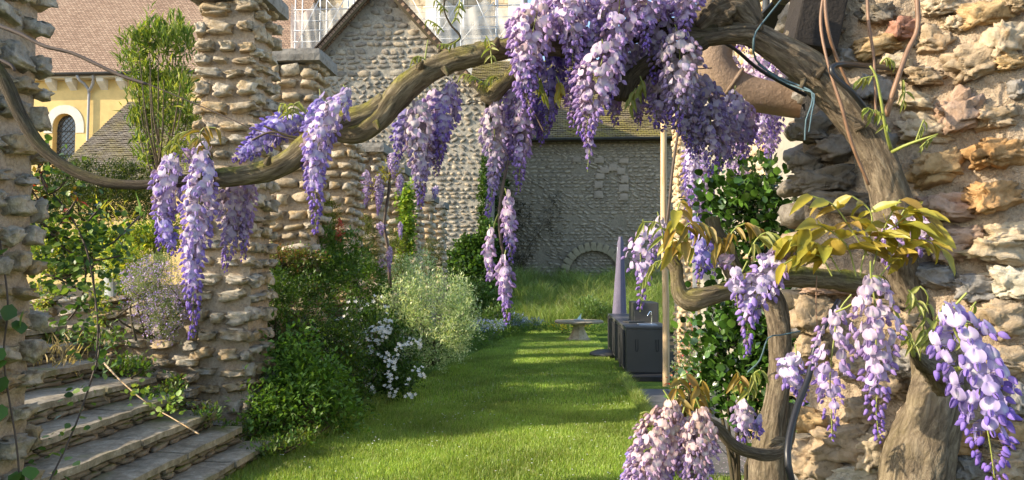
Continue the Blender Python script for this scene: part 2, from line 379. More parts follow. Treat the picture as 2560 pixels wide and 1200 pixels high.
def place(items, meshes, parent, name='stone', limit=300, rest_tpl=None, rest_mat=None, rest_name='small_stones', r=rnd):
    key = lambda it: -(it[2].x * it[2].z) / max(1, (it[0] - Vector((0, 0, CAM_Z))).length) ** 2
    items = sorted(items, key=key)
    for p, m, s in items[:limit]:
        me = r.choice(meshes); o = bpy.data.objects.new(name, me); COL.objects.link(o); o.parent = parent
        M4 = m.to_4x4() @ Matrix.Diagonal((*s, 1)); M4.translation = p - base(parent); o.matrix_basis = M4
    rest = items[limit:]
    if rest:
        Vs, Fs, Cs, b = [], [], [], 0
        for k, (tV, tF) in enumerate(rest_tpl):
            sub = rest[k::len(rest_tpl)]
            if not sub: continue
            V, F, C = bake(tV, tF, np.array([i[0] for i in sub]), np.array([np.array(i[1]) for i in sub]), np.array([i[2] for i in sub]), np.repeat(rng.random((len(sub), 1)), 3, 1))
            Vs.append(V); Fs.append(F + b); Cs.append(C); b += len(V)
        o = ob(rest_name, mesh_np(rest_name, np.vstack(Vs), np.vstack(Fs), rest_mat, C=np.vstack(Cs), smooth=False), parent); o['kind'] = 'stuff'
def rough_box(name, lo, hi, mat, parent=None, step=.12, amp=.01, bevel=.01, freq=5.0):
    """box with softened edges and uneven faces, world coordinates"""
    lo, hi = Vector(lo), Vector(hi); d = hi - lo; V = []; idx = {}; F = []
    n = [max(1, min(60, int(round(d[i] / step)))) for i in range(3)]
    def vid(i, j, k):
        if (i, j, k) not in idx:
            p = Vector((lo.x + d.x * i / n[0], lo.y + d.y * j / n[1], lo.z + d.z * k / n[2]))
            off = Vector((noise.noise(p * freq), noise.noise(p * freq + Vector((7, 3, 1))), noise.noise(p * freq + Vector((1, 9, 4))))) * amp * 1.6
            for a, (ii, nn_) in enumerate(((i, n[0]), (j, n[1]), (k, n[2]))):
                pass
            edges = (i in (0, n[0])) + (j in (0, n[1])) + (k in (0, n[2]))
            if edges >= 2:
                c = (lo + hi) / 2; o2 = Vector([(-1 if x == 0 else 1 if x == m_ else 0) for x, m_ in ((i, n[0]), (j, n[1]), (k, n[2]))])
                off -= o2 * bevel * (.5 + .8 * abs(noise.noise(p * freq * 2)))
            idx[(i, j, k)] = len(V); V.append(p + off)
        return idx[(i, j, k)]
    for i in range(n[0]):
        for j in range(n[1]):
            F.append((vid(i, j, 0), vid(i, j + 1, 0), vid(i + 1, j + 1, 0), vid(i + 1, j, 0))); F.append((vid(i, j, n[2]), vid(i + 1, j, n[2]), vid(i + 1, j + 1, n[2]), vid(i, j + 1, n[2])))
    for i in range(n[0]):
        for k in range(n[2]):
            F.append((vid(i, 0, k), vid(i + 1, 0, k), vid(i + 1, 0, k + 1), vid(i, 0, k + 1))); F.append((vid(i, n[1], k), vid(i, n[1], k + 1), vid(i + 1, n[1], k + 1), vid(i + 1, n[1], k)))
    for j in range(n[1]):
        for k in range(n[2]):
            F.append((vid(0, j, k), vid(0, j, k + 1), vid(0, j + 1, k + 1), vid(0, j + 1, k))); F.append((vid(n[0], j, k), vid(n[0], j + 1, k), vid(n[0], j + 1, k + 1), vid(n[0], j, k + 1)))
    return ob(name, mesh_np(name, V, F, mat, smooth=False), parent)

# ================================================================ ground
def sheet(name, x0, x1, y0, y1, z, mat, nx=40, ny=40, zf=None, kind='structure'):
    xs, ys = np.linspace(x0, x1, nx), np.linspace(y0, y1, ny); V = [(x, y, z + (zf(x, y) if zf else 0)) for y in ys for x in xs]
    i, j = np.meshgrid(np.arange(nx - 1), np.arange(ny - 1)); a = (j * nx + i).ravel(); F = np.stack([a, a + 1, a + nx + 1, a + nx], -1)
    o = ob(name, mesh_np(name, V, F, mat)); o['kind'] = kind; return o
def soil_mat():
    a = NM('soil'); pos = a.pos(); f = a.noise(3, pos, 6, .7)
    return a.fin(a.ramp(f, [(.35, (.05, .04, .025)), (.65, (.12, .10, .06))]), .95, a.bump(a.noise(25, pos, 5, .8), .8, .02), .1)
MAT['soil'] = soil_mat()
def lawn_mat():
    a = NM('lawn ground'); pos = a.pos(); f = a.noise(1.2, pos, 5, .7); g = a.noise(45, pos, 4, .8)
    c = a.ramp(f, [(.3, (.10, .17, .02)), (.7, (.19, .27, .04))]); c = a.mix(.6, c, a.ramp(g, [(.3, (.03, .06, .008)), (.7, (.17, .27, .04))]))
    return a.fin(c, .9, a.bump(g, 1.0, .03), .1)
MAT['lawn'] = lawn_mat()
sheet('ground', -400, 400, -100, 900, -.03, MAT['soil'], 20, 20)
LEFT_EDGE = [(4.0, -2.75), (5.5, -2.75), (6.5, -2.68), (7.6, -2.35), (10.2, -2.3), (12.5, -2.15), (15.3, -1.8), (18.5, -1.5), (22.2, -1.3)]
def lx(y): return float(np.interp(y, [a for a, b in LEFT_EDGE], [b for a, b in LEFT_EDGE]))
def rx(y): return 1.02 if y > 6.3 else (1.75 if y < 6.0 else 1.75 - (y - 6.0) / .3 * .73)
sheet('lawn', -2.9, 1.9, 1.0, 22.4, 0.0, MAT['lawn'], 60, 180, lambda x, y: .012 * noise.noise(Vector((x, y, 0)) * .9))
def bank_z(x, y): return max(0, min(1.0, (y - 22.0) / 4.6)) ** .9 * 1.25 + .06 * noise.noise(Vector((x, y, 3)) * .8)
sheet('grass_bank_ground', -6, 12, 21.9, 29.0, 0.0, MAT['lawn'], 60, 40, bank_z)
# terrace to the left of the pillars
sheet('terrace_ground', -60, -3.3, 7.3, 60, 1.28, MAT['soil'], 50, 50, lambda x, y: .03 * noise.noise(Vector((x, y, 1))))
sheet('upper_ground', -60, -5.35, -20, 7.3, 1.275, MAT['soil'], 30, 30)
# slate paving to the right: each slab a piece
pv = bpy.data.objects.new('slate_paving', None); COL.objects.link(pv); pv['kind'] = 'structure'; BASE[pv] = Vector((0, 0, 0))
MAT['slate'] = plain('slate slab', (.10, .105, .11), .5, .25, 4, .5, .004)
MAT['joint'] = plain('paving joint', (.16, .15, .13), .9, .2)
o = Geo().box((1.52, 8.6, -.004), (.98, 4.7, .03)).build('joint_bed', MAT['joint'], pv)
for i in range(2):
    for j in range(8):
        Geo().box((1.045 + .24 + i * .5, 6.3 + .28 + j * .57, .014), (.48, .55, .022 + rnd.uniform(-.002, .002)), rnd.uniform(-.006, .006)).build('slab', MAT['slate'], pv, bevel=.004)

# ================================================================ pillars
PS = template_meshes(TPL3, 'pillar stone', MAT['pillar_stone'])
PS2 = template_meshes(TPL2, 'far pillar stone', MAT['pillar_stone'])
XR, XL = -3.0, -3.62
def pillar(Y0, H, z0, label, row, lw, cap=True, tpl=PS, r=None, xl=XL, xr=XR, dep=.6, faces='fr', oh=.08):
    t = thing('stone_pillar', label, 'pillar', ((xl + xr) / 2, Y0 + dep / 2, z0), 'rough stone pillars along the terrace')
    rough_box('mortar_core', (xl + .05, Y0 + .05, z0 - .05), (xr - .05, Y0 + dep - .05, H), MAT['pillar_mortar'], t, .06, .014, .01, 9)
    items = []
    if 'f' in faces: items += lay((xl + .01, Y0 + .05, z0), (1, 0, 0), (0, -1, 0), xr - xl - .02, H - z0, row, lw, .19, r, region=None, flat=.70, gap=.98, proud=.55, jit=.32)
    if 'r' in faces: items += lay((xr - .05, Y0 + .03, z0), (0, 1, 0), (1, 0, 0), dep - .04, H - z0, row, lw * .8, .17, r, flat=.70, gap=.98, proud=.55, jit=.32)
    if 'l' in faces: items += lay((xl + .05, Y0 + dep - .03, z0), (0, -1, 0), (-1, 0, 0), dep - .04, H - z0, row, lw * .9, .14, r, flat=.62, proud=.5)
    place(items, tpl, t, 'stone', 300, TPL2, MAT['pillar_stone'], r=r)
    if cap: rough_box('coping_slab', (xl - oh, Y0 - oh, H), (xr + oh, Y0 + dep + oh, H + .17), MAT['cap'], t, .07, .006, .012, 7)
    return t
pr = random.Random(21)
pillar(3.72, 4.2, .0, 'nearest rough stone pillar, cut by the frame edge beside the foot of the stairs', .165, .25, True, PS, pr, xl=-3.85, xr=-3.13, dep=.62, faces='fr')
pillar(7.2, 4.46, 0.0, 'tall stone pillar at the far side of the stairs, behind the longest left racemes', .165, .27, True, PS, pr, faces='frl', xl=-3.68, xr=-3.03)
pillar(8.9, 4.3, .0, 'stone pillar with a dark coping slab, just beyond the one at the stairs', .155, .26, True, PS2, pr)
pillar(10.6, 4.02, .0, 'stone pillar rising behind the red valerian spike', .15, .24, True, PS2, pr)
pillar(12.3, 3.74, .0, 'stone pillar with small pale wisteria climbing its side', .15, .24, True, PS2, pr)
pillar(14.0, 3.62, .0, 'stone pillar clad in a bright green ivy column', .15, .24, True, PS2, pr)
pillar(15.7, 3.5, .0, 'distant stone pillar just beyond the ivy clad one', .15, .24, True, PS2, pr)
pillar(17.4, 3.42, .0, 'second to last stone pillar, above the last small clipped bush', .15, .24, True, PS2, pr)
pillar(19.1, 3.42, .0, 'farthest stone pillar, standing free before the gable wall', .15, .24, True, PS2, pr)
# retaining wall between the pillars and behind the stairs
rw = thing('retaining_wall', 'low rough stone retaining wall holding the terrace beside the stairs', 'wall', (-4.2, 7.1, 0))
rough_box('mortar_core', (-6.2, 7.26, 0), (-3.6, 7.5, 1.36), MAT['pillar_mortar'], rw, .08, .02, .01, 7)
items = lay((-6.2, 7.26, 0), (1, 0, 0), (0, -1, 0), 2.62, 1.38, .15, .27, .2, pr, flat=.68, gap=.98, proud=.55)
items += lay((-3.95, 7.08, .2), (1, 0, 0), (0, -1, 0), .42, .55, .15, .27, .22, pr, flat=.72, gap=1, proud=.4)
place(items, PS, rw, 'stone', 300, TPL2, MAT['pillar_stone'], r=pr)
rough_box('border_core', (-3.55, 7.8, 0), (-3.35, 19.1, 1.3), MAT['pillar_mortar'], rw, .25, .03, .01, 5)

# ================================================================ stairs
st = thing('stone_staircase', 'worn stone staircase climbing from the lawn between two rough pillars', 'stairs', (-3.6, 5.6, 0))
sx = [-2.66, -2.9, -3.13, -3.44, -3.76, -4.22, -4.5, -4.8]
for k in range(8):
    z = .12 + .15 * k; y1 = [6.85, 6.72, 6.7, 6.72, 6.8, 6.9, 7.0, 7.02][k]; xe = sx[k]; xb = sx[k + 1] - .08 if k < 7 else -5.4
    y0 = 3.6; ys = [y0, 4.55 + .25 * math.sin(k * 2.3), 5.75 + .3 * math.cos(k * 1.7), y1]
    for j in range(3):
        rough_box('tread', (xb, ys[j] + .006, z - .062), (xe + rnd.uniform(-.012, .012), ys[j + 1] - .006, z + rnd.uniform(-.004, .004)), MAT['slab'], st, .06, .006, .010, 5)
    rough_box('riser_core', (xb - .1, y0, z - .2), (xe - .075, y1, z - .064), MAT['pillar_mortar'], st, .1, .01, 0, 8)
    for q in range(2):
        y = y0
        while y < y1 - .1:
            L = rnd.uniform(.14, .36); zz = z - .064 - .043 * (q + .5)
            me = rnd.choice(PS2); o = ob('riser_stone', me, st, loc=(xe - .07, y + L / 2, zz), rot=(rnd.gauss(0, .03), rnd.gauss(0, .05), rnd.gauss(0, .04)), scale=(.09, L * .98, .046)); o.material_slots[0].link = 'OBJECT'; o.material_slots[0].material = MAT['riser']
            y += L

# ================================================================ gable building
FS = template_meshes(TPL1, 'far stone', MAT['far_stone'], smooth=False)
YG = 24.0
ap, er, = P(955, -38, YG), P(1212, 242, YG); el = Vector((2 * ap.x - er.x, YG, er.z))
gb = thing('gable_building', 'rubble stone gable end with a steep tiled roof and dark bargeboards', 'building', (ap.x, YG, 0))
g = Geo().poly_extrude([(el.x, YG + .12, 0), (er.x, YG + .12, 0), (er.x, YG + .12, er.z), (ap.x, YG + .12, ap.z), (el.x, YG + .12, el.z)], (0, 11, 0)); g.build('wall', MAT['far_mortar'], gb)
wr = random.Random(5)
def in_gable(cx, cz):
    X = el.x + cx; return noise.noise(Vector((cx * 1.1, cz * 1.4, 3))) + .5 * noise.noise(Vector((cx * 4, cz * 4, 8))) > -.62 and wr.random() > .03 and cz < er.z - .15 + (ap.z - er.z) * (1 - abs(X - ap.x) / (er.x - ap.x))
zb = P(955, 190, YG).z
lower = lay((el.x, YG + .1, .9), (1, 0, 0), (0, -1, 0), er.x - el.x, zb - .9, .15, .24, .13, wr, region=lambda x, z: in_gable(x, z + .9), flat=.72, gap=.9, proud=.22, jit=.45)
lower = [(p, m @ Euler((0, wr.choice((-.45, .45)) * (1 if p.z > 5 else .2), 0)).to_matrix(), s) for p, m, s in lower]
upper = lay((el.x, YG + .1, zb), (1, 0, 0), (0, -1, 0), er.x - el.x, ap.z - zb, .2, .34, .09, wr, jit=.4, region=lambda x, z: in_gable(x, z + zb), flat=.85, gap=.93, proud=.3)
place(upper + lower, FS, gb, 'stone', 300, TPL1, MAT['far_stone_attr'], rest_name='rubble', r=wr)
def poly_slab(name, pts, thick, mat, parent):
    pts = [Vector(p) for p in pts]; u = (pts[1] - pts[0]).normalized(); nn = u.cross(pts[-1] - pts[0]).normalized(); v = nn.cross(u)
    n = len(pts); V = pts + [p + nn * -thick for p in pts]
    F = [tuple(range(n)), tuple(range(n, 2 * n))[::-1]] + [(i, i + n, (i + 1) % n + n, (i + 1) % n) for i in range(n)]
    UV = [((p - pts[0]).dot(u), (p - pts[0]).dot(v)) for p in V]
    return ob(name, mesh_np(name, V, F, mat, UV=UV, smooth=False), parent)
ov = .35
sl_ = (ap.z - er.z) / (er.x - ap.x)
for sgn in (-1, 1):
    e = Vector((ap.x + sgn * (er.x - ap.x + ov), 0, er.z - ov * sl_)); a_ = Vector((ap.x, 0, ap.z))
    lo, hi = e + Vector((0, 0, .14)), a_ + Vector((0, 0, .14)); y0, y1 = YG - .28, YG + 11
    q = [(lo.x, y0, lo.z), (lo.x, y1, lo.z), (hi.x, y1, hi.z), (hi.x, y0, hi.z)]
    if sgn > 0: q = [q[0], q[1], q[2], q[3]]
    else: q = [q[1], q[0], q[3], q[2]]
    rf = poly_slab('roof', q, .1, MAT['church_tile'], gb)
    d = (hi - lo); L = d.length; dn = d.normalized(); ang = math.atan2(d.z, d.x)
    Geo().box(((lo.x + hi.x) / 2, y0 + .03, (lo.z + hi.z) / 2 - .15), (L, .05, .17), ry=-ang).build('bargeboard', MAT['bark_dark'], gb)
    for k in range(int(L / .13)):
        c = lo + dn * (.1 + k * .13); Geo().box((c.x, y0 - .0, c.z + .03), (.15, .16, .035), ry=-ang + (.12 * (1 if sgn < 0 else -1))).build('verge_tile', MAT['church_tile'], gb)

# ================================================================ rear range with mossy roof
YB = 28.5
x0, x1 = P(1150, 500, YB).x, P(2150, 500, YB).x; ze = P(1500, 352, YB).z
rb = thing('rear_building', 'long shaded flint rubble wall under a mossy roof, with a blocked round arch', 'building', ((x0 + x1) / 2, YB, 1))
Geo().box(((x0 + x1) / 2, YB + .12 + 2.5, ze / 2), (x1 - x0, 5, ze)).build('wall', MAT['rear_mortar'], rb)
arch_c = P(1484, 690, YB); ro, ri = 84 / FPX * YB, 62 / FPX * YB
wc = P(1533, 470, YB)
def in_rear(cx, cz):
    X, Z = x0 + cx, 1.0 + cz; d = math.hypot(X - arch_c.x, Z - arch_c.z)
    return noise.noise(Vector((cx * 1.1, cz * 1.6, 5))) + .5 * noise.noise(Vector((cx * 4, cz * 4, 1))) > -.45 and wr.random() > .05 and not (ri - .06 < d < ro + .06 and Z > arch_c.z - .1)
it = lay((x0, YB + .1, 1.0), (1, 0, 0), (0, -1, 0), x1 - x0, ze - 1.05, .135, .24, .11, wr, jit=.35, region=in_rear, flat=.72, gap=.9, proud=.25)
it = [(p, m @ Euler((0, wr.gauss(0, .1) + (.3 if math.sin(p.x * 1.7 + p.z * 3) > .3 else -.12), 0)).to_matrix(), s) for p, m, s in it]
place(it, template_meshes(TPL1, 'rear stone', MAT['rear_stone']), rb, 'stone', 300 - 16, TPL1, MAT['rear_stone_attr'], rest_name='rubble', r=wr)
MAT['voussoir'] = plaster('worn sandstone', (.27, .235, .155), 3)
for k in range(15):
    a = math.pi * (k + .5) / 15; rm = (ro + ri) / 2; c = arch_c + Vector((math.cos(a) * rm, -.02, math.sin(a) * rm))
    rough_box('arch_stone', (-.115, -.1, -(ro - ri) / 2), (.115, .1, (ro - ri) / 2), MAT['voussoir'], None, .06, .012, .02, 6)
    o = COL.objects[-1]; o.parent = rb; o.location = c - base(rb); o.rotation_euler = (0, math.pi / 2 - a, 0)
MAT['pink_block'] = plaster('pinkish sandstone block', (.30, .255, .20), 3)
for (px, py, w_, h_) in ((1500, 440, 24, 16), (1512, 425, 24, 16), (1533, 418, 22, 18), (1553, 427, 22, 18), (1562, 447, 20, 20), (1560, 470, 26, 20), (1560, 492, 20, 18), (1497, 462, 22, 18), (1497, 486, 24, 20), (1560, 402, 24, 14), (1498, 400, 26, 16), (1442, 398, 22, 14)):
    c = P(px, py, YB); w2, h2 = w_ / FPX * YB / 2, h_ / FPX * YB / 2
    rough_box('block', (c.x - w2, YB + .03, c.z - h2), (c.x + w2, YB + .12, c.z + h2), MAT['pink_block'], rb, .08, .012, .02, 5)
def courses(bl, br_, tr, tl, pitch, mat, parent):
    bl, br_, tr, tl = map(Vector, (bl, br_, tr, tl)); n = int((tl - bl).length / pitch); nn = (br_ - bl).cross(tl - bl).normalized()
    for k in range(n):
        a, b, c, d = bl.lerp(tl, k / n), br_.lerp(tr, k / n), br_.lerp(tr, (k + 1.25) / n), bl.lerp(tl, (k + 1.25) / n)
        u = (b - a).normalized(); m = max(2, int((b - a).length / .22)); V, F, UV = [], [], []
        for i in range(m + 1):
            t = i / m; w1, w2 = rnd.gauss(0, .012), rnd.gauss(0, .014)
            for p, h in ((a.lerp(b, t) + (tl - bl).normalized() * w1, .055 + w2), (d.lerp(c, t), .018), (a.lerp(b, t) + (tl - bl).normalized() * w1, .0)):
                q = p + nn * h; V.append(q); UV.append(((q - bl).dot(u), (q - bl).dot((tl - bl).normalized())))
        for i in range(m): F += [(3 * i, 3 * i + 3, 3 * i + 4, 3 * i + 1), (3 * i + 2, 3 * i + 5, 3 * i + 3, 3 * i)]
        ob('tile_course', mesh_np('tile_course', V, F, mat, UV=UV, smooth=False), parent)
courses((x0, YB - .3, ze + .02), (x1, YB - .3, ze + .02), (x1, YB + 4.6, ze + 4.5), (x0, YB + 4.6, ze + 4.5), .15, MAT['moss_tile'], rb)
poly_slab('roof', [(x0, YB - .3, ze + .02), (x1, YB - .3, ze + .02), (x1, YB + 4.6, ze + 4.5), (x0, YB + 4.6, ze + 4.5)], .12, MAT['moss_tile'], rb)
for k in range(int((x1 - x0) / .22)):
    Geo().box((x0 + .11 + k * .22, YB - .3, ze + .035 + rnd.uniform(-.01, .01)), (.2, .2, .03), rx=.7).build('eave_tile', MAT['moss_tile'], rb)
def gutter(parent, xa, xb, y, z, r=.07, mat=None):
    n = 10; V = []; F = []
    for xx in (xa, xb):
        for rr in (r, r - .012):
            for k in range(n + 1):
                a = math.pi + math.pi * k / n; V.append((xx, y + rr * math.cos(a), z + rr * math.sin(a)))
    m = n + 1
    for k in range(n):
        F += [(k, k + 1, 2 * m + k + 1, 2 * m + k), (m + k + 1, m + k, 3 * m + k, 3 * m + k + 1)]
    ob('gutter', mesh_np('gutter', V, F, mat or MAT['gutter']), parent)
gutter(rb, x0, x1, YB - .38, ze + .06, .085)

# ================================================================ church
ch = thing('church', 'yellow plastered church with a huge steep clay tile roof and lancet window', 'church', (-24, 36, 0))
YC = 36.0; xa, xb = P(20, 300, YC).x, P(800, 300, YC).x; zc = P(200, 196, YC).z
wx, wz0, wz1 = P(161, 300, YC).x, P(161, 460, YC).z, P(161, 318, YC).z; hw = 31 / FPX * YC
def lancet(hw, z0, zs, rise, n=8):
    """outline of a pointed opening, from bottom left round to bottom right"""
    L = [(-hw, z0)]; 
    for k in range(n + 1): t = k / n; L.append((-hw * math.cos(t * math.pi / 2) ** .9 if t < 1 else 0, zs + rise * math.sin(t * math.pi / 2)))
    return L + [(-x, z) for x, z in L[::-1][1:]]
out = lancet(hw, wz0, wz1, hw * 1.15)
g = Geo(); n = len(out)  # wall face with the opening cut through, built as a ring of quads to the panel's frame
fr = [(xa, 0), (xa, zc), (xb, zc), (xb, 0)]
half = (n - 1) // 2
g.poly_extrude([(xa, YC, 0), (wx - hw, YC, 0), (wx - hw, YC, zc), (xa, YC, zc)], (0, .6, 0))
g.poly_extrude([(wx + hw, YC, 0), (xb, YC, 0), (xb, YC, zc), (wx + hw, YC, zc)], (0, .6, 0))
g.poly_extrude([(wx - hw, YC, 0), (wx + hw, YC, 0), (wx + hw, YC, wz0), (wx - hw, YC, wz0)], (0, .6, 0))
for s in (0, 1):
    seg = out[1:half + 1] if s == 0 else out[half:-1]
    for (ax_, az), (bx_, bz) in zip(seg[:-1], seg[1:]):
        g.poly_extrude([(wx + ax_, YC, az), (wx + bx_, YC, bz), (wx + bx_, YC, zc), (wx + ax_, YC, zc)], (0, .6, 0))
g.build('wall', MAT['yellow_plaster'], ch)
win = Geo(); win.poly_extrude([(wx + x, YC + .35, z) for x, z in out], (0, .03, 0)); wo = win.build('window', MAT['glass'], ch)
MAT['leadwork'] = plain('window leading', (.16, .16, .15), .6, .1)
for k in range(-9, 16):
    for s in (-1, 1):
        zz = wz0 + k * .27
        a_, b_ = Vector((wx - hw, 0, zz)), Vector((wx + hw, 0, zz + s * 1.25))
        if s < 0: a_, b_ = Vector((wx - hw, 0, zz + 1.25)), Vector((wx + hw, 0, zz))
        pts = []
        for t in np.linspace(0, 1, 25):
            p = a_.lerp(b_, t); x = p.x - wx
            top = wz1 + hw * 1.15 * math.sqrt(max(0, 1 - (abs(x) / hw) ** 2))
            if wz0 < p.z < top: pts.append((p.x, YC + .33, p.z))
        if len(pts) > 2:
            c = (Vector(pts[0]) + Vector(pts[-1])) / 2; d = Vector(pts[-1]) - Vector(pts[0])
            Geo().box(c, (d.length, .02, .022), ry=-math.atan2(d.z, d.x)).build('lead_came', MAT['leadwork'], wo)
for k in range(5):
    Geo().box((wx, YC + .3, wz0 + .3 + k * .62), (2 * hw, .03, .04)).build('glazing_bar', MAT['gutter'], wo)
o1 = lancet(hw + .02, wz1 - .3, wz1, hw * 1.17, 7); o2 = lancet(hw + .46, wz1 - .3, wz1, hw * 1.15 + .45, 7)
for i in range(len(o1) - 1):
    a, b, c, d = o1[i], o1[i + 1], o2[i + 1], o2[i]
    Geo().poly_extrude([(wx + x, YC - .03, z) for x, z in (a, b, c, d)], (0, .2, 0)).build('arch_stone', MAT['white_stone'], ch)
for k, px in enumerate((135, 185, 262, 310, 360, 420)):
    c = P(px, 208, YC); Geo().poly_extrude([(c.x - .18, YC, zc - .1), (c.x - .18, YC - .45, zc - .1), (c.x - .18, YC - .42, zc - .28), (c.x - .18, YC, zc - .62)], (.36, 0, 0)).build('corbel', MAT['white_stone'], ch)
Geo().box(((xa + xb) / 2, YC - .2, zc - .02), (xb - xa, .5, .14)).build('cornice', MAT['white_stone'], ch)
poly_slab('roof', [(xa - 2, YC - .55, zc + .08), (P(737, 100, YC).x, YC - .55, zc + .08), (P(737, 100, YC).x + .6, YC + 7, zc + 12.5), (xa - 2, YC + 7, zc + 12.5)], .15, MAT['church_tile'], ch)
gutter(ch, xa, P(737, 100, YC).x, YC - .66, zc + .1, .1)
dpx = P(219, 300, YC - .12)
tube('downpipe', [(dpx.x - .3, YC - .6, zc, .07), (dpx.x - .22, YC - .5, zc - .25, .07), (dpx.x, YC - .14, zc - .6, .07), (dpx.x + .03, YC - .12, zc - 2, .06), (dpx.x, YC - .12, 1.5, .06)], MAT['lead'], ch, n=8, step=.3)
tube('downpipe', [(dpx.x + .5, YC - .55, zc, .07), (dpx.x + .35, YC - .3, zc - .35, .07), (dpx.x + .02, YC - .14, zc - .75, .07)], MAT['lead'], ch, n=8, step=.2)
# lean-to with hipped tiled roof
lt = thing('lean_to', 'lean-to with a dark hipped tile roof built against the church wall', 'building', (P(300, 400, 32).x, 32, 0))
A, B = P(322, 256, YC - .05), P(560, 256, YC - .05); Cc, D = P(95, 470, 31.5), P(600, 470, 31.5); D.z = Cc.z; B.z = A.z
poly_slab('roof', [Cc, D, B, A], .14, MAT['grey_tile'], lt); courses(Cc, D, B, A, .16, MAT['grey_tile'], lt)
poly_slab('roof', [Vector((Cc.x - .02, YC - .05, Cc.z)), Cc, A], .14, MAT['grey_tile'], lt)
Geo().poly_extrude([(Cc.x + .4, 31.8, 0), (D.x - .3, 31.8, 0), (D.x - .3, 31.8, Cc.z), (Cc.x + .4, 31.8, Cc.z)], (0, 4.1, 0)).build('wall', MAT['yellow_plaster'], lt)
# tower / nave wall behind the scaffold
tw = thing('church_nave', 'beige ashlar church wall standing wrapped behind the scaffold', 'church', (-8, 39, 0))
tx0, tx1 = P(742, 50, 39).x, P(1312, 50, 39).x
Geo().box(((tx0 + tx1) / 2, 41, 11), (tx1 - tx0, 3.8, 22)).build('wall', MAT['far_mortar'], tw)
z = 12.0
while z < 17.6:
    x = tx0 - rnd.random() * .4
    while x < tx1:
        L = rnd.uniform(.5, .9); a_, b_ = max(x, tx0), min(x + L - .02, tx1)
        if b_ - a_ > .15: Geo().box(((a_ + b_) / 2, 39.0, z + .19), (b_ - a_, .2 + rnd.uniform(0, .03), .365)).build('ashlar_block', MAT['tower'], tw)
        x += L
    z += .385
for px in (880, 1085, 1290):
    c = P(px, 50, 38.4); Geo().box((c.x, 38.5, 11), (.8, .9, 22)).build('buttress', MAT['white_stone'], tw)
# scaffold
sc_ = thing('scaffold', 'galvanised tube scaffold wrapped in white netting around the church', 'scaffold', (P(1000, 50, 35).x, 35.5, 0))
YS = 35.6
for px in (738, 800, 870, 1090, 1152, 1240, 1306):
    for dy in (0, 1.0):
        c = P(px, 100, YS); tube('upright', [(c.x, YS + dy, 8, .035), (c.x, YS + dy, 17.6, .035)], MAT['steel'], sc_, n=6, step=3)
for py in (20, 48, 72, 100, 135):
    z = P(1000, py, YS).z
    for pa, pb in ((735, 880), (1060, 1310)):
        a_, b_ = P(pa, 50, YS).x, P(pb, 50, YS).x; tube('ledger', [(a_, YS - .05, z, .025), (b_, YS - .05, z, .025)], MAT['steel'], sc_, n=6, step=3)
    if py in (72,):
        Geo().box(((P(1060, 50, YS).x + P(1310, 50, YS).x) / 2, YS + .5, z - .05), (P(1310, 50, YS).x - P(1060, 50, YS).x, .9, .06)).build('platform', MAT['steel'], sc_)
for pa, qa, pb, qb in ((740, 115, 800, -5), (800, 110, 865, -10), (870, 60, 800, -20), (1090, 110, 1030, -5), (1090, 100, 1152, -5), (1152, 105, 1235, 5), (1240, 110, 1185, -15), (1240, 108, 1305, 8)):
    a_, b_ = P(pa, qa, YS - .1), P(pb, qb, YS - .1); tube('brace', [(*a_, .022), (*b_, .022)], MAT['steel'], sc_, n=6, step=3)
def net(x0, x1, z0, z1, sag):
    n, m = 50, 24; V = []; UV = []
    for j in range(m + 1):
        for i in range(n + 1):
            u, v = i / n, j / m; d = sag * abs(math.sin(u * math.pi * 3)) * (v ** 2)
            V.append((x0 + (x1 - x0) * u, YS - .2 - .12 * math.sin(u * 19 + v * 3) * (1 - .3 * v) - .05 * math.sin(u * 53 + v * 9), z0 + (z1 - z0) * v - d))
    i, j = np.meshgrid(np.arange(n), np.arange(m)); a = (j * (n + 1) + i).ravel(); F = np.stack([a, a + 1, a + n + 2, a + n + 1], -1)
    ob('netting', mesh_np('netting', V, F, MAT['net']), sc_)
net(P(732, 50, YS).x, P(905, 50, YS).x, 10.6, P(800, 10, YS).z, .5)
net(P(1025, 50, YS).x, P(1308, 50, YS).x, 9.5, P(800, 12, YS).z, .45)

# ================================================================ house on the right
hs = thing('house', 'house side wall of honey coloured stone and pale render beside the slate strip', 'house', (2.1, 7, 0))
rough_box('wall', (1.93, 3.6, 0), (2.4, 10.7, 4.3), MAT['house_mortar'], hs, .15, .01, 0, 5)
rough_box('pier_core', (1.66, 10.15, 0), (1.93, 10.7, 4.3), MAT['house_mortar'], hs, .1, .01, 0, 5)
HS = template_meshes(TPL2, 'house stone', MAT['house_stone'])
items = lay((1.62, 10.17, 0), (1, 0, 0), (0, -1, 0), .28, 4.2, .085, .11, .1, pr, flat=.85, proud=.5) + lay((1.68, 10.7, 0), (0, -1, 0), (-1, 0, 0), .5, 4.2, .085, .12, .1, pr, flat=.85, proud=.5)
items += lay((1.95, 7.95, 0), (0, -1, 0), (-1, 0, 0), 1.15, 4.2, .13, .2, .12, pr, flat=.8, proud=.5)
place(items, HS, hs, 'stone', 300, TPL2, MAT['house_stone'], r=pr)
rough_box('render_panel', (1.89, 8.0, 0), (1.95, 10.1, 4.1), MAT['grey_plaster'], hs, .1, .004, .004, 5)
rough_box('render_panel', (1.89, 3.7, 0), (1.95, 6.7, 4.1), MAT['grey_plaster'], hs, .1, .004, .004, 5)
Geo().box((1.82, 10.02, 1.35), (.05, .05, 2.7)).build('door_frame', MAT['steel'], hs)
Geo().box((1.88, 9.1, 1.2), (.02, 1.5, 2.2)).build('window', MAT['grey_plaster'], hs)
pz = P(1928, 330, 6.62)
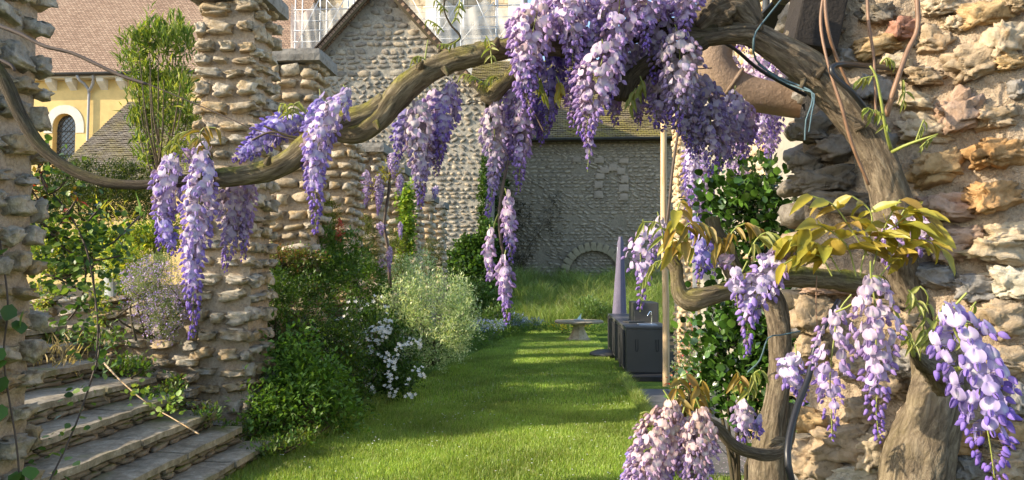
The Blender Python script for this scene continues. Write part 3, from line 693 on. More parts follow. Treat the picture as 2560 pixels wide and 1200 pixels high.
for dx in (0, .045): tube('downpipe', [(1.86 + dx, 6.64, 4.2, .028), (1.86 + dx, 6.64, 2.2, .028), (1.84 + dx, 6.62, 0.02, .028)], MAT['gutter'], hs, n=10, step=.4)
pp = P(1665, 968, 11.3)
pw = thing('wooden_post', 'slender peeled wooden post standing beside the outdoor kitchen', 'post', (pp.x, 11.3, 0))
tube('post', [(pp.x, 11.3, -.05, .052), (pp.x + .01, 11.3, 1.2, .05), (pp.x - .008, 11.3, 2.5, .048), (pp.x + .004, 11.3, 4.0, .046)], MAT['post'], pw, n=16, step=.15, amp=.03, freq=2)

# ================================================================ outdoor kitchen, umbrella, sundial
kt = thing('outdoor_kitchen', 'long anthracite outdoor kitchen unit with sink on a timber base by the lawn', 'kitchen unit', (1.4, 13.6, 0))
kx0, kx1, ky0, ky1, kh = 1.10, 1.78, 12.2, 16.3, .80
Geo().box(((kx0 + kx1) / 2, (ky0 + ky1) / 2, .08 + (kh - .08) / 2), (kx1 - kx0, ky1 - ky0, kh - .08)).build('carcass', MAT['anthracite'], kt, bevel=.006)
Geo().box(((kx0 + kx1) / 2, (ky0 + ky1) / 2, kh + .015), (kx1 - kx0 + .03, ky1 - ky0 + .03, .035)).build('worktop', MAT['anthracite_top'], kt, bevel=.005)
for k in range(4):
    y = ky0 + .55 + k * 1.0
    Geo().box((kx0 - .008, y, .44), (.022, .84, .6)).build('door', MAT['dark'], kt, bevel=.003)
    Geo().box((kx0 - .012, y + .5, .42), (.03, .05, .74)).build('side_post', MAT['anthracite'], kt, bevel=.003)
Geo().box(((kx0 + kx1) / 2, ky0 - .006, .43), (kx1 - kx0 - .03, .014, .68)).build('end_panel', MAT['anthracite'], kt, bevel=.004)
for dx in (.17, .5):
    tube('handle', [(kx0 + dx - .02, ky0 - .02, .62, .004), (kx0 + dx - .018, ky0 - .02, .45, .004), (kx0 + dx, ky0 - .02, .43, .004), (kx0 + dx + .018, ky0 - .02, .45, .004), (kx0 + dx + .02, ky0 - .02, .62, .004)], MAT['dark'], kt, n=6)
Geo().box((kx1 - .22, ky0 + 1.55, kh + .2), (.44, .9, .36)).build('grill_hood', MAT['anthracite'], kt, bevel=.02)
Geo().box((kx0 + .4, ky0 + .45, kh + .036), (.3, .4, .012)).build('sink', MAT['steel'], kt, bevel=.004)
tube('tap', [(kx0 + .5, ky0 + .7, kh + .03, .012), (kx0 + .5, ky0 + .7, kh + .2, .011), (kx0 + .47, ky0 + .66, kh + .24, .01), (kx0 + .42, ky0 + .6, kh + .17, .01)], MAT['chrome'], kt, n=8)
for dy in (0, .14): Geo().box(((kx0 + kx1) / 2 - .02, ky0 - .1 + dy, .03), (kx1 - kx0 + .12, .11, .05)).build('base_board', MAT['slab'], kt, bevel=.004)
Geo().box(((kx0 + kx1) / 2, ky0 + 1.6, .04), (kx1 - kx0 - .1, ky1 - ky0, .07)).build('plinth', MAT['dark'], kt)
bk = Geo().box((kx0 + .22, ky0 + .95, kh + .05), (.3, .22, .02), .4).build('book', MAT['anthracite'], None)
me = bk.data; COL.objects.unlink(bk); solo('folded_cloth', me, (kx0 + .22, ky0 + .95, kh + .034), 'dark folded cloth lying on the outdoor kitchen worktop', 'cloth')
# umbrella
UY = 16.85; up = P(1547, 800, UY); uz = P(1548, 592, UY).z
um = thing('garden_umbrella', 'closed garden umbrella in a lavender grey cover behind the outdoor kitchen', 'umbrella', (up.x, UY, 0))
tube('pole', [(up.x, UY, 0, .028), (up.x, UY, 2.3, .028)], MAT['steel'], um, n=12, step=.4)
V = []; m, n = 40, 40
for j in range(m + 1):
    t = j / m; z = .35 + (uz - .35) * t; r = .16 * (1 - t) + .058 * t if t > .1 else .11 + .45 * t
    if t > .97: r *= .7
    for k in range(n):
        a = k / n * 2 * math.pi; f = 1 + .16 * math.sin(3 * a + .6) + .09 * math.sin(5 * a + z * 1.1) + .03 * noise.noise(Vector((a * 2, z * 4, 0)))
        V.append((up.x + .05 * t + r * f * math.cos(a), UY + r * f * math.sin(a), z))
i, j = np.meshgrid(np.arange(n), np.arange(m)); F = np.stack([j * n + i, j * n + (i + 1) % n, (j + 1) * n + (i + 1) % n, (j + 1) * n + i], -1).reshape(-1, 4)
ob('cover', mesh_np('cover', np.array(V), [tuple(f) for f in F.tolist()] + [tuple(range(m * n, m * n + n))], MAT['cover']), um)
bp = PZ(1506, 885, .05)
Geo().lathe((bp.x + .06, bp.y, 0), [(.30, 0), (.33, .04), (.31, .09), (.2, .13), (.06, .15)], 28).build('base', MAT['anthracite'], um, smooth=True)
# sundial table
sp = PZ(1447, 851, 0)
tb = thing('stone_table', 'round weathered stone table on a flared hexagonal pedestal at the lawn end', 'table', (sp.x, sp.y, 0))
MAT['pedestal'] = stone_mat('pedestal stone', [(.44, .36, .25), (.52, .44, .32)], 8, .006)
MAT['table_stone'] = stone_mat('table stone', [(.20, .17, .13), (.33, .28, .21)], 6, .01, moss=.5)
Geo().lathe((sp.x, sp.y, 0), [(.30, 0), (.30, .05), (.26, .06), (.24, .1), (.15, .28), (.14, .36), (.17, .38), (.19, .44)], 8).build('pedestal', MAT['pedestal'], tb, bevel=.004)
rough_box('plinth', (sp.x - .34, sp.y - .34, -.02), (sp.x + .34, sp.y + .34, .035), MAT['pedestal'], tb, .08, .01, .02, 5)
g = Geo(); g.lathe((sp.x, sp.y, .44), [(.5, 0), (.61, .012), (.63, .05), (.6, .075), (.02, .08)], 36)
me = mesh_np('tabletop', [tuple(Vector(v) + Vector((noise.noise(Vector(v) * 5), noise.noise(Vector(v) * 5 + Vector((5, 0, 0))), .4 * noise.noise(Vector(v) * 8))) * .03) for v in g.V], g.F, MAT['table_stone'], smooth=False); ob('tabletop', me, tb)
sd = thing('sundial', 'small metal sundial standing on the round stone table', 'sundial', (sp.x, sp.y, .525))
Geo().lathe((sp.x, sp.y, .522), [(.13, 0), (.13, .012), (.12, .02)], 24).build('dial_plate', MAT['steel'], sd)
MAT['verdigris'] = plain('pale verdigris', (.45, .6, .55), .5, .1)
Geo().poly_extrude([(sp.x - .05, sp.y, .54), (sp.x + .06, sp.y, .54), (sp.x + .07, sp.y, .70), (sp.x + .045, sp.y, .66)], (0, .012, 0)).build('gnomon', MAT['verdigris'], sd)

# ================================================================ foliage tools
LEAF = (np.array([(0, 0, 0), (-.5, .42, .1), (0, .5, 0), (.5, .42, .1), (0, 1, -.08)]), np.array([(0, 3, 2), (0, 2, 1), (2, 3, 4), (2, 4, 1)]))
def leaf_tpl(w): V, F = LEAF; return V * np.array([w, 1, 1]), F
ROUND = (np.array([(0, 0, 0), (-.34, .25, .05), (.34, .25, .05), (-.42, .6, .07), (.42, .6, .07), (0, .5, 0), (-.2, .88, .02), (.2, .88, .02), (0, 1, -.06)]),
         np.array([(0, 2, 5), (0, 5, 1), (2, 4, 5), (1, 5, 3), (4, 7, 5), (3, 5, 6), (5, 7, 8), (5, 8, 6)]))
def unit(n): v = rng.normal(size=(n, 3)); return v / np.linalg.norm(v, axis=1)[:, None]
def jitcol(cols, n, var=.2, w=None):
    c = np.array(cols, float)[rng.choice(len(cols), n, p=w)]; return c * (1 + var * rng.uniform(-1, 1, (n, 1)))
def scatter(blobs, n, size, clump=12, spread=.5, out=.7, up=.35, shell=(.5, 1.05)):
    """leaf positions/directions in clumps over ellipsoids [(centre, radii)]"""
    C = np.array([b[0] for b in blobs], float); Rr = np.array([b[1] for b in blobs], float)
    wgt = np.array([(r[0] * r[1] + r[1] * r[2] + r[0] * r[2]) for r in Rr]); wgt /= wgt.sum()
    nc = max(1, n // clump); bi = rng.choice(len(blobs), nc, p=wgt); d = unit(nc)
    rad = rng.uniform(shell[0], shell[1], nc) ** .7 * (1 + .18 * np.sin(d[:, 0] * 7 + d[:, 2] * 5 + bi) + .12 * rng.normal(size=nc))
    cc = C[bi] + d * Rr[bi] * rad[:, None]
    li = np.repeat(np.arange(nc), clump); k = len(li)
    pos = cc[li] + rng.normal(size=(k, 3)) * size * spread * 1.6
    dr = d[li] * out + unit(k) * .8 + np.array([0, 0, up]); tone = rng.uniform(.75, 1.25, nc)[li]
    return pos, dr, tone
def leaves(t, pos, dr, tone, size, tpl, cols, name='foliage', indiv=0, mat=None, var=.2, sv=.35, w=None, indname='leaf'):
    mat = mat or MAT['leaf']; k = len(pos); s = size * rng.uniform(1 - sv, 1 + sv, k); col = jitcol(cols, k, var, w) * tone[:, None]
    rot = rots_from(dr, roll=rng.normal(0, .6, k)); order = np.argsort(np.linalg.norm(pos - np.array([0, 0, CAM_Z]), axis=1) - rng.uniform(0, .3, k))
    if indiv:
        ms = [mesh_np(indname, tpl[0], tpl[1], mat, C=np.repeat(c[None], len(tpl[0]), 0), smooth=False) for c in jitcol(cols, 10, var, w)]
        for i in order[:indiv]:
            o = bpy.data.objects.new(indname, ms[i % 10]); COL.objects.link(o); o.parent = t
            M4 = Matrix(rot[i].tolist()).to_4x4() @ Matrix.Scale(s[i], 4); M4.translation = Vector(pos[i]) - base(t); o.matrix_basis = M4
    r = order[indiv:]
    V, F, C = bake(tpl[0], tpl[1], pos[r], rot[r], np.repeat(s[r][:, None], 3, 1), col[r])
    o = ob(name, mesh_np(name, V, F, mat, C=C, smooth=False), t); o['kind'] = 'stuff'; return o
def stems(t, root, tips, r0=.012, mat=None, name='stem', sag=.1, step=.12):
    for k, tip in enumerate(tips):
        a, b = Vector(root) + Vector((rnd.gauss(0, .06), rnd.gauss(0, .06), 0)), Vector(tip); m1 = a.lerp(b, .4) + Vector((rnd.gauss(0, sag), rnd.gauss(0, sag), (b - a).length * .08))
        m2 = a.lerp(b, .72) + Vector((rnd.gauss(0, sag), rnd.gauss(0, sag), (b - a).length * .08))
        tube(name, [(*a, r0), (*m1, r0 * .8), (*m2, r0 * .55), (*b, r0 * .25)], mat or MAT['bark_dark'], t, n=5, step=step)
def bush(name, label, cat, blobs, n, size, cols, tpl=None, indiv=0, group=None, clump=12, root=None, nst=7, **kw):
    c0 = Vector(blobs[0][0]); zb = min(b[0][2] - b[1][2] for b in blobs); root = root or (c0.x, c0.y, max(0, zb))
    t = thing(name, label, cat, root, group); sk = {k: kw.pop(k) for k in ('spread', 'out', 'up', 'shell') if k in kw}
    pos, dr, tone = scatter(blobs, n, size, clump, **sk)
    leaves(t, pos, dr, tone, size, tpl or leaf_tpl(.5), cols, indiv=indiv, **kw)
    tips = [Vector(b[0]) + Vector(unit(1)[0]) * min(b[1]) * .7 for b in (blobs * 4)[:nst]]
    stems(t, root, tips)
    return t
def B(px, py, Y, rx_, rz_, ry_=None):
    """ellipsoid: centre pixel, half sizes in pixels"""
    p = P(px, py, Y); return ((p.x, Y, p.z), (rx_ / FPX * Y, ry_ if ry_ else rx_ / FPX * Y * .8, rz_ / FPX * Y))
G1, G2, G3 = (.06, .12, .018), (.09, .18, .026), (.14, .25, .036)
LIME, YEL, DK = (.30, .38, .045), (.46, .44, .06), (.035, .07, .014)

# ================================================================ lawn grass
def blades(name, n, xf, yr, hgt, wid, cols, zf, tone_s=1.5, lean=.5, power=1.0, kind='stuff', clumpy=False):
    y = yr[0] + (yr[1] - yr[0]) * rng.random(n) ** power; lo, hi = xf(y); x = lo + (hi - lo) * rng.random(n); z = zf(x, y)
    h = hgt * rng.uniform(.55, 1.35, n) * ((1.15 + .55 * np.sin(x * 2.3 + 1.7 * np.sin(y * 1.9)) * np.cos(y * 2.7 + x * .8) + .25 * np.sin(x * 7 + y * 5)) if clumpy else 1); a = rng.uniform(0, 6.283, n); wv = wid * rng.uniform(.7, 1.3, n)
    dx, dy = np.cos(a), np.sin(a); la = rng.uniform(0, 6.283, n); L = h * lean * rng.uniform(.3, 1.3, n)
    p = np.stack([x, y, z], -1); s = np.stack([dx, dy, 0 * x], -1) * wv[:, None] * .5; ld = np.stack([np.cos(la), np.sin(la), 0 * x], -1)
    mid = p + ld * (L * .3)[:, None] + np.stack([0 * x, 0 * x, h * .62], -1); tip = p + ld * L[:, None] + np.stack([0 * x, 0 * x, h], -1)
    V = np.stack([p - s, p + s, mid + s * .8, mid - s * .8, tip], 1).reshape(-1, 3); b = (np.arange(n) * 5)[:, None]
    F = np.concatenate([b + np.array([[0, 1, 2]]), b + np.array([[0, 2, 3]]), b + np.array([[3, 2, 4]])], 0)
    tn = 1 + .25 * np.sin(x * tone_s * 2.1 + np.sin(y * tone_s)) * np.cos(y * tone_s * 1.3) + .12 * np.sin(x * 6.3 + y * 2.2) * np.sin(y * 7.1 - x * 3)
    dry = rng.random(n) < .06; cc = jitcol(cols, n, .25) * tn[:, None]; cc[dry] = cc[dry] * .3 + np.array([.38, .32, .14]) * .7; C = np.repeat(cc, 5, 0)
    o = ob(name, mesh_np(name, V, F, MAT['leaf'], C=C, smooth=False)); return setp(o, kind=kind)
lxv = lambda y: np.interp(y, [a for a, b in LEFT_EDGE], [b for a, b in LEFT_EDGE])
rxv = lambda y: np.where(y > 6.25, 1.03, 1.8)
gz = lambda x, y: np.zeros_like(x)
GC = [(.24, .36, .05), (.30, .42, .075), (.36, .44, .12), (.16, .26, .035)]
o = blades('lawn_grass', 150000, lambda y: (lxv(y), rxv(y)), (4.6, 9.5), .042, .0042, GC, gz, power=1.0); setp(o, 'short mown green lawn grass between the border and the slate strip', 'grass')
o = blades('lawn_grass', 110000, lambda y: (lxv(y), rxv(y)), (9.5, 22.2), .045, .007, GC, gz); setp(o, 'farther half of the mown lawn, striped by pillar shadows', 'grass')
def bz(x, y): return np.clip((y - 22) / 4.6, 0, 1) ** .9 * 1.25
HC = [(.20, .30, .06), (.27, .36, .09), (.33, .39, .14), (.13, .20, .04)]
o = blades('long_grass', 60000, lambda y: (-4.0 + 0 * y, 7.5 + 0 * y), (22.0, 28.3), .40, .014, HC, bz, tone_s=.9, lean=.9, clumpy=True); setp(o, 'tall unmown grass on the bank below the shaded wall', 'grass')
o = blades('edge_grass', 5000, lambda y: (lxv(y) - .25, lxv(y) + .12), (6.6, 9.5), .13, .006, GC + HC, gz, lean=.9); setp(o, 'longer ragged grass along the foot of the left border', 'grass')
o = blades('edge_grass', 5000, lambda y: (0.97 + 0 * y, 1.10 + 0 * y), (6.3, 12.1), .12, .006, GC + HC, gz, lean=.9); setp(o, 'longer ragged grass along the edge of the slate strip', 'grass')
n = 420; y = rng.uniform(5, 13, n); x = lxv(y) + (rxv(y) - lxv(y)) * rng.random(n); cl = np.sin(x * 3 + y * 1.3) * np.cos(y * 2.1) > -.1; x, y = x[cl], y[cl]; n = len(x)
dV = np.array([(0, 0, .2)] + [(math.cos(a) * (1 if k % 2 else .6), math.sin(a) * (1 if k % 2 else .6), 0) for k, a in enumerate(np.linspace(0, 6.283, 13)[:-1])]); dF = np.array([(0, 1 + k, 1 + (k + 1) % 12) for k in range(12)])
V, F, _ = bake(dV, dF, np.stack([x, y, np.full(n, .05)], -1), np.tile(np.eye(3), (n, 1, 1)), np.full((n, 3), .009))
setp(ob('daisies', mesh_np('daisies', V, F, MAT['white_petal'], smooth=False)), 'tiny white daisies and fallen petals dotted over the lawn', 'daisies', kind='stuff')
# fallen petals on the slate
n = 900; x = rng.uniform(1.0, 1.9, n); y = rng.uniform(5.0, 8.2, n)
V, F, C = bake(*leaf_tpl(.8), np.stack([x, y, np.full(n, .03)], -1), rots_from(np.stack([rng.normal(size=n), rng.normal(size=n), 0 * x], -1)), np.full((n, 3), .018), jitcol([(.6, .5, .62), (.7, .6, .66)], n, .15))
setp(ob('fallen_petals', mesh_np('fallen_petals', V, F, MAT['petal'], C=C)), 'pale fallen wisteria petals scattered over the slate paving', 'petals', kind='stuff')

# ================================================================ left border
bush('border_shrub', 'large dark green tangled shrub filling the border beside the stairs pillar', 'shrub',
     [B(735, 800, 8.3, 105, 130), B(700, 960, 7.9, 85, 110), B(840, 900, 8.6, 90, 110), B(780, 700, 8.8, 75, 60), B(850, 990, 8.4, 80, 90), B(690, 720, 8.0, 40, 60)], 17000, .042,
     [G1, DK, (.07, .14, .022), (.11, .18, .025)], indiv=120, nst=14, up=.25, w=[.4, .2, .25, .15])
bush('leafy_perennial', 'bright green leafy perennial spilling onto the lawn below the dark border shrub', 'plant',
     [B(740, 1010, 7.35, 95, 75), B(660, 1030, 7.1, 45, 60), B(840, 1040, 7.7, 65, 60), B(740, 900, 7.5, 60, 70), B(800, 960, 7.6, 80, 60)], 5200, .062,
     [G2, G3, (.13, .25, .035)], tpl=leaf_tpl(.48), indiv=220, clump=8, up=.2, spread=.8, nst=14)
bush('box_shrub', 'small yellowish green shrub between the dark shrub and the white flowers', 'shrub',
     [B(848, 870, 9.0, 36, 60), B(865, 920, 8.8, 34, 50)], 3200, .03, [(.13, .17, .025), (.09, .14, .02)], nst=5)
fb = bush('white_flowered_shrub', 'dark leaved shrub covered in clusters of small white flowers', 'shrub',
     [B(930, 850, 10.0, 70, 90), B(990, 890, 9.8, 60, 70), B(1000, 950, 9.6, 45, 40), B(895, 800, 10.3, 45, 45), B(940, 940, 9.6, 60, 50)], 7000, .05, [DK, G1, G1, G2], indiv=60, nst=8)
fl = []
FLW = (np.array([(0, 0, 0)] + [q for k in range(5) for q in ((math.cos(k * 1.2566 - .5) * .6, math.sin(k * 1.2566 - .5) * .6, .12), (math.cos(k * 1.2566) * 1.0, math.sin(k * 1.2566) * 1.0, .2), (math.cos(k * 1.2566 + .5) * .6, math.sin(k * 1.2566 + .5) * .6, .12))]), [(0, 1 + 3 * k, 2 + 3 * k, 3 + 3 * k) for k in range(5)])
fm = mesh_np('flower', FLW[0], FLW[1], MAT['white_petal'], smooth=False)
for k in range(54):
    b = rnd.choice([B(920, 830, 9.9, 70, 90), B(990, 880, 9.7, 66, 80), B(1010, 940, 9.4, 48, 50), B(885, 785, 10.2, 45, 40), B(960, 900, 9.5, 80, 90)]); u = Vector(unit(1)[0]); u.y = -abs(u.y)
    c = Vector(b[0]) + Vector((u.x * b[1][0], u.y * b[1][1] * 1.1, u.z * b[1][2]))
    for q in range(rnd.choice((3, 5, 6, 7))):
        d = (Vector((.3 * u.x, -.6, .5)) + Vector(unit(1)[0]) * .5).normalized(); o = bpy.data.objects.new('flower', fm); COL.objects.link(o); o.parent = fb
        M4 = d.to_track_quat('Z', 'Y').to_matrix().to_4x4() @ Matrix.Scale(rnd.uniform(.021, .036), 4); M4.translation = c + Vector(unit(1)[0]) * rnd.uniform(.02, .09) - base(fb); o.matrix_basis = M4
bush('variegated_shrub', 'rounded silvery cream variegated shrub leaning over the lawn edge', 'shrub',
     [B(1080, 790, 12.4, 95, 110), B(1010, 740, 12.8, 60, 70), B(1130, 800, 12.2, 60, 90), B(1050, 680, 12.9, 45, 50), B(1150, 740, 12.4, 40, 45), B(1090, 870, 12.0, 80, 50), B(1010, 680, 13.0, 35, 35), B(1020, 830, 12.3, 60, 70), B(1000, 770, 12.2, 70, 70), B(1150, 820, 12.0, 50, 70)], 20000, .05,
     [(.66, .72, .46), (.46, .58, .32), (.22, .34, .12), (.80, .82, .58)], tpl=leaf_tpl(.34), indiv=250, nst=16, up=.5, w=[.3, .3, .25, .15])
for lab, b in (('tall clipped yew cone just left of the red valerian spike', [B(822, 555, 9.9, 26, 55), B(818, 520, 9.9, 15, 28), B(826, 620, 9.9, 30, 50)]),
               ('clipped yew cone with sunlit left side, right of the valerian pillar', [B(915, 600, 11.6, 30, 55), B(908, 560, 11.6, 18, 26), B(922, 650, 11.6, 32, 40)]),
               ('dark clipped yew cone behind the climbing pale wisteria', [B(990, 640, 13.3, 30, 55), B(985, 600, 13.3, 18, 30), B(1000, 680, 13.3, 34, 40)]),
               ('smallest yellowish yew cone, just before the last two pillars', [B(1080, 640, 16.6, 26, 35), B(1076, 615, 16.6, 15, 18), B(1085, 670, 16.6, 30, 30)])):
    bush('clipped_yew', lab, 'bush', b, 4200, .035, [(.10, .13, .018), (.055, .09, .014), (.17, .18, .03)], tpl=leaf_tpl(.25), group='clipped yews between the pillars', nst=4, up=.7, clump=14)
bush('border_climber', 'leafy green climber at the foot of the second and third pillars', 'climber',
     [B(790, 620, 9.4, 50, 60), B(860, 640, 9.6, 50, 60), B(730, 690, 8.9, 60, 30), B(900, 700, 10.6, 70, 60), B(810, 670, 9.2, 70, 40)], 9000, .05, [G1, G2, (.10, .18, .03)], indiv=80, nst=10, up=.5)
vr = thing('red_valerian', 'red valerian with an upright crimson flower spike before the third pillar', 'flower', (P(850, 640, 9.5).x, 9.5, 1.3))
p0_, p1_ = P(842, 660, 9.45), P(853, 560, 9.45); tube('stem', [(*p0_, .006), (*p1_, .004)], MAT['stem_green'], vr, n=5)
bl = [B(850, 570, 9.45, 8, 24), B(846, 596, 9.45, 7, 10)]; q, d, tn = scatter(bl, 420, .018, 6); leaves(vr, q, d, tn, .018, leaf_tpl(.7), [(.62, .06, .06), (.5, .09, .08)], 'flower_spike')
q, d, tn = scatter([B(845, 640, 9.45, 14, 34)], 120, .06, 5, up=.8); leaves(vr, q, d, tn, .07, leaf_tpl(.35), [G3, G2], 'foliage')
# red-tinged small shrub at top of the border
bush('reddish_shrub', 'low shrub with reddish new leaves on top of the border beside the stairs pillar', 'shrub', [B(690, 640, 8.5, 60, 22), B(760, 650, 8.6, 50, 22)], 2500, .035, [(.20, .10, .04), (.16, .17, .04), (.12, .18, .03)], nst=6)
bush('ivy', 'bright ivy climbing in a narrow column up a far pillar', 'climber', [B(1014, 500, 13.95, 13, 32, .06), B(1016, 560, 13.95, 15, 40, .06), B(1012, 620, 13.95, 13, 50, .06)], 2600, .06, [LIME, G3, (.15, .26, .03)], tpl=ROUND, nst=3, up=.2)
bush('ivy', 'dark ivy mound against the foot of the gable wall', 'climber', [B(1180, 630, 23.4, 38, 40, .3), B(1215, 610, 23.5, 16, 60, .3), B(1150, 660, 23.2, 30, 30, .3), B(1190, 690, 23.2, 60, 40, .5)], 7000, .10, [G1, DK, G2], tpl=ROUND, nst=6)
bush('ivy', 'thin ivy strand running up the right corner of the gable wall', 'climber', [B(1207, 520, 23.7, 5, 80, .12), B(1213, 440, 23.7, 4, 60, .12), B(1240, 600, 27.9, 12, 90, .2), B(1262, 560, 28.1, 12, 110, .1)], 3600, .09, [DK, G1], tpl=ROUND, nst=4)
bush('dry_creeper', 'sparse dry creeper on the shaded flint wall', 'climber', [B(1300, 590, 28.2, 35, 90, .08), B(1385, 540, 28.2, 20, 60, .06)], 1500, .07, [(.05, .045, .03), (.07, .06, .045)], nst=10)
t = bush('forget_me_nots', 'drift of blue forget-me-nots at the lawn edge before the grass bank', 'flowers', [B(1210, 830, 17.5, 60, 26), B(1270, 815, 19.5, 50, 22), B(1320, 818, 20.5, 45, 16), B(1190, 855, 16.5, 40, 18)], 7500, .04, [G2, (.12, .18, .05), G3], nst=6, up=1.0)
q, d, tn = scatter([B(1215, 812, 17.3, 60, 14), B(1275, 800, 19.3, 50, 14), B(1320, 806, 20.3, 45, 10)], 2600, .03, 8); leaves(t, q, d, tn, .026, leaf_tpl(.9), [(.20, .26, .50), (.28, .33, .55)], 'flowers')
bush('leafy_bush', 'light green leafy bush on the bank right behind the stone table', 'shrub', [B(1475, 780, 22.5, 32, 22), B(1470, 765, 22.8, 20, 16)], 2600, .085, [(.20, .28, .10), (.14, .23, .06)], nst=6, up=.8)
bush('border_perennials', 'mixed green perennials filling the far end of the left border', 'plants', [B(1230, 760, 20, 50, 30), B(1180, 740, 20, 50, 40), B(1250, 790, 19, 40, 20)], 6000, .07, [G1, G2, (.16, .22, .08)], nst=8, up=.8)
t = bush('yellow_flowers', 'small clump of yellow flowers at the foot of the grass bank', 'flowers', [B(1405, 822, 20.8, 28, 10), B(1490, 820, 21, 40, 10)], 1500, .05, [G3, HC[1]], nst=3, up=1.0)
q, d, tn = scatter([B(1402, 815, 20.4, 24, 7), B(1450, 815, 20.6, 20, 6)], 260, .03, 4); leaves(t, q, d, tn, .035, leaf_tpl(.9), [(.75, .55, .03)], 'flowers')

# ================================================================ terrace planting
bush('yew_hedge', 'broad dark yew hedge with a sunlit top on the terrace', 'hedge',
     [B(230, 455, 11.5, 110, 55), B(340, 450, 11.5, 55, 45), B(150, 480, 11.5, 60, 50), B(300, 505, 11.2, 80, 45), B(200, 520, 11.2, 90, 45), B(350, 510, 11.2, 60, 50)], 21000, .05,
     [(.045, .075, .013), (.03, .05, .01), (.12, .14, .02)], tpl=leaf_tpl(.28), clump=16, nst=10, up=.6, w=[.45, .3, .25])
ol = thing('oleander', 'tall slender oleander with narrow upright leaves rising behind the stairs pillar', 'shrub', (P(400, 450, 9.2).x, 9.2, 1.28))
rp = P(398, 470, 9.2)
tipsO = [(345, 110), (372, 75), (395, 90), (420, 110), (445, 80), (465, 105), (335, 160), (350, 230), (372, 190), (410, 200), (440, 190), (462, 220), (345, 320), (380, 300), (430, 300), (365, 380), (440, 370), (470, 290), (356, 262), (392, 250)]
for px, py in tipsO:
    Y = 9.2 + rnd.uniform(-.35, .35); e = P(px, py, Y); m_ = P(398 + (px - 398) * .6, (470 + py) / 2 + 10, Y)
    tube('stem', [(rp.x, rp.y, 1.25, .02), (rp.x + rnd.gauss(0, .04), rp.y, rp.z, .016), (*m_, .011), (*e, .004)], MAT['lead'] if False else MAT['bark_bare'], ol, n=6, step=.15)
q, d, tn = scatter([((lambda p: (p.x, p.y, p.z))(P(px, py + 12, 9.2 + rnd.uniform(-.3, .3))), (.11, .11, .19)) for px, py in tipsO], 2900, .1, 8, spread=.35, out=.5, up=1.1)
leaves(ol, q, d, tn, .14, leaf_tpl(.17), [(.15, .23, .035), (.24, .31, .05), (.10, .17, .03), (.32, .36, .08)], indiv=260)
bush('yellow_green_shrub', 'sunlit yellow-green shrubs along the terrace edge above the stairs', 'shrub',
     [B(150, 640, 8.2, 70, 45), B(240, 620, 8.4, 60, 45), B(330, 600, 8.6, 60, 30), B(400, 600, 8.6, 50, 45), B(110, 600, 8.4, 50, 50), B(320, 660, 8.0, 50, 40), B(425, 570, 8.8, 35, 35)], 12000, .045, [LIME, YEL, G3, (.17, .22, .03)], indiv=100, nst=14, up=.5)
bush('trailing_shrub', 'yellow-green trailing plant hanging over the wall beside the purple flowers', 'plant',
     [B(325, 700, 7.3, 22, 60), B(110, 740, 7.2, 22, 50), B(250, 760, 7.2, 20, 70), B(300, 640, 7.4, 40, 30)], 2400, .04, [LIME, YEL, G3], nst=6, up=-.2)
t = bush('aubrieta_mound', 'airy mound of small purple flowers spilling over the retaining wall', 'flowers',
     [B(385, 730, 6.95, 65, 70), B(360, 690, 7.1, 50, 40), B(410, 790, 6.85, 50, 60), B(400, 660, 7.2, 45, 30)], 13000, .020, [(.22, .28, .14), (.30, .36, .20), (.14, .20, .06)], tpl=leaf_tpl(.3), nst=12, shell=(.3, 1.05))
q, d, tn = scatter([B(385, 730, 6.9, 70, 75), B(360, 690, 7.0, 52, 42), B(410, 790, 6.8, 50, 62)], 3200, .016, 3, shell=(.8, 1.1)); leaves(t, q, d, tn, .015, leaf_tpl(.9), [(.42, .30, .66), (.52, .42, .72), (.34, .24, .60)], 'flowers')
# grey planter
gp = P(297, 590, 9.0); MAT['planter'] = plain('grey planter', (.33, .36, .38), .6, .1, 4)
pl = thing('planter', 'round grey garden planter half hidden among the terrace shrubs', 'planter', (gp.x, 9.0, 1.28))
Geo().lathe((gp.x, 9.0, 1.28), [(.13, 0), (.17, .45), (.2, .8), (.215, .8), (.215, .85), (.19, .85), (.18, .75), (.02, .74)], 28).build('pot', MAT['planter'], pl, smooth=False)
q, d, tn = scatter([((gp.x, 9.0, 2.2), (.1, .1, .12))], 40, .2, 4, up=1.2); leaves(pl, q, d, tn, .28, leaf_tpl(.07), [G2, YEL], 'foliage')
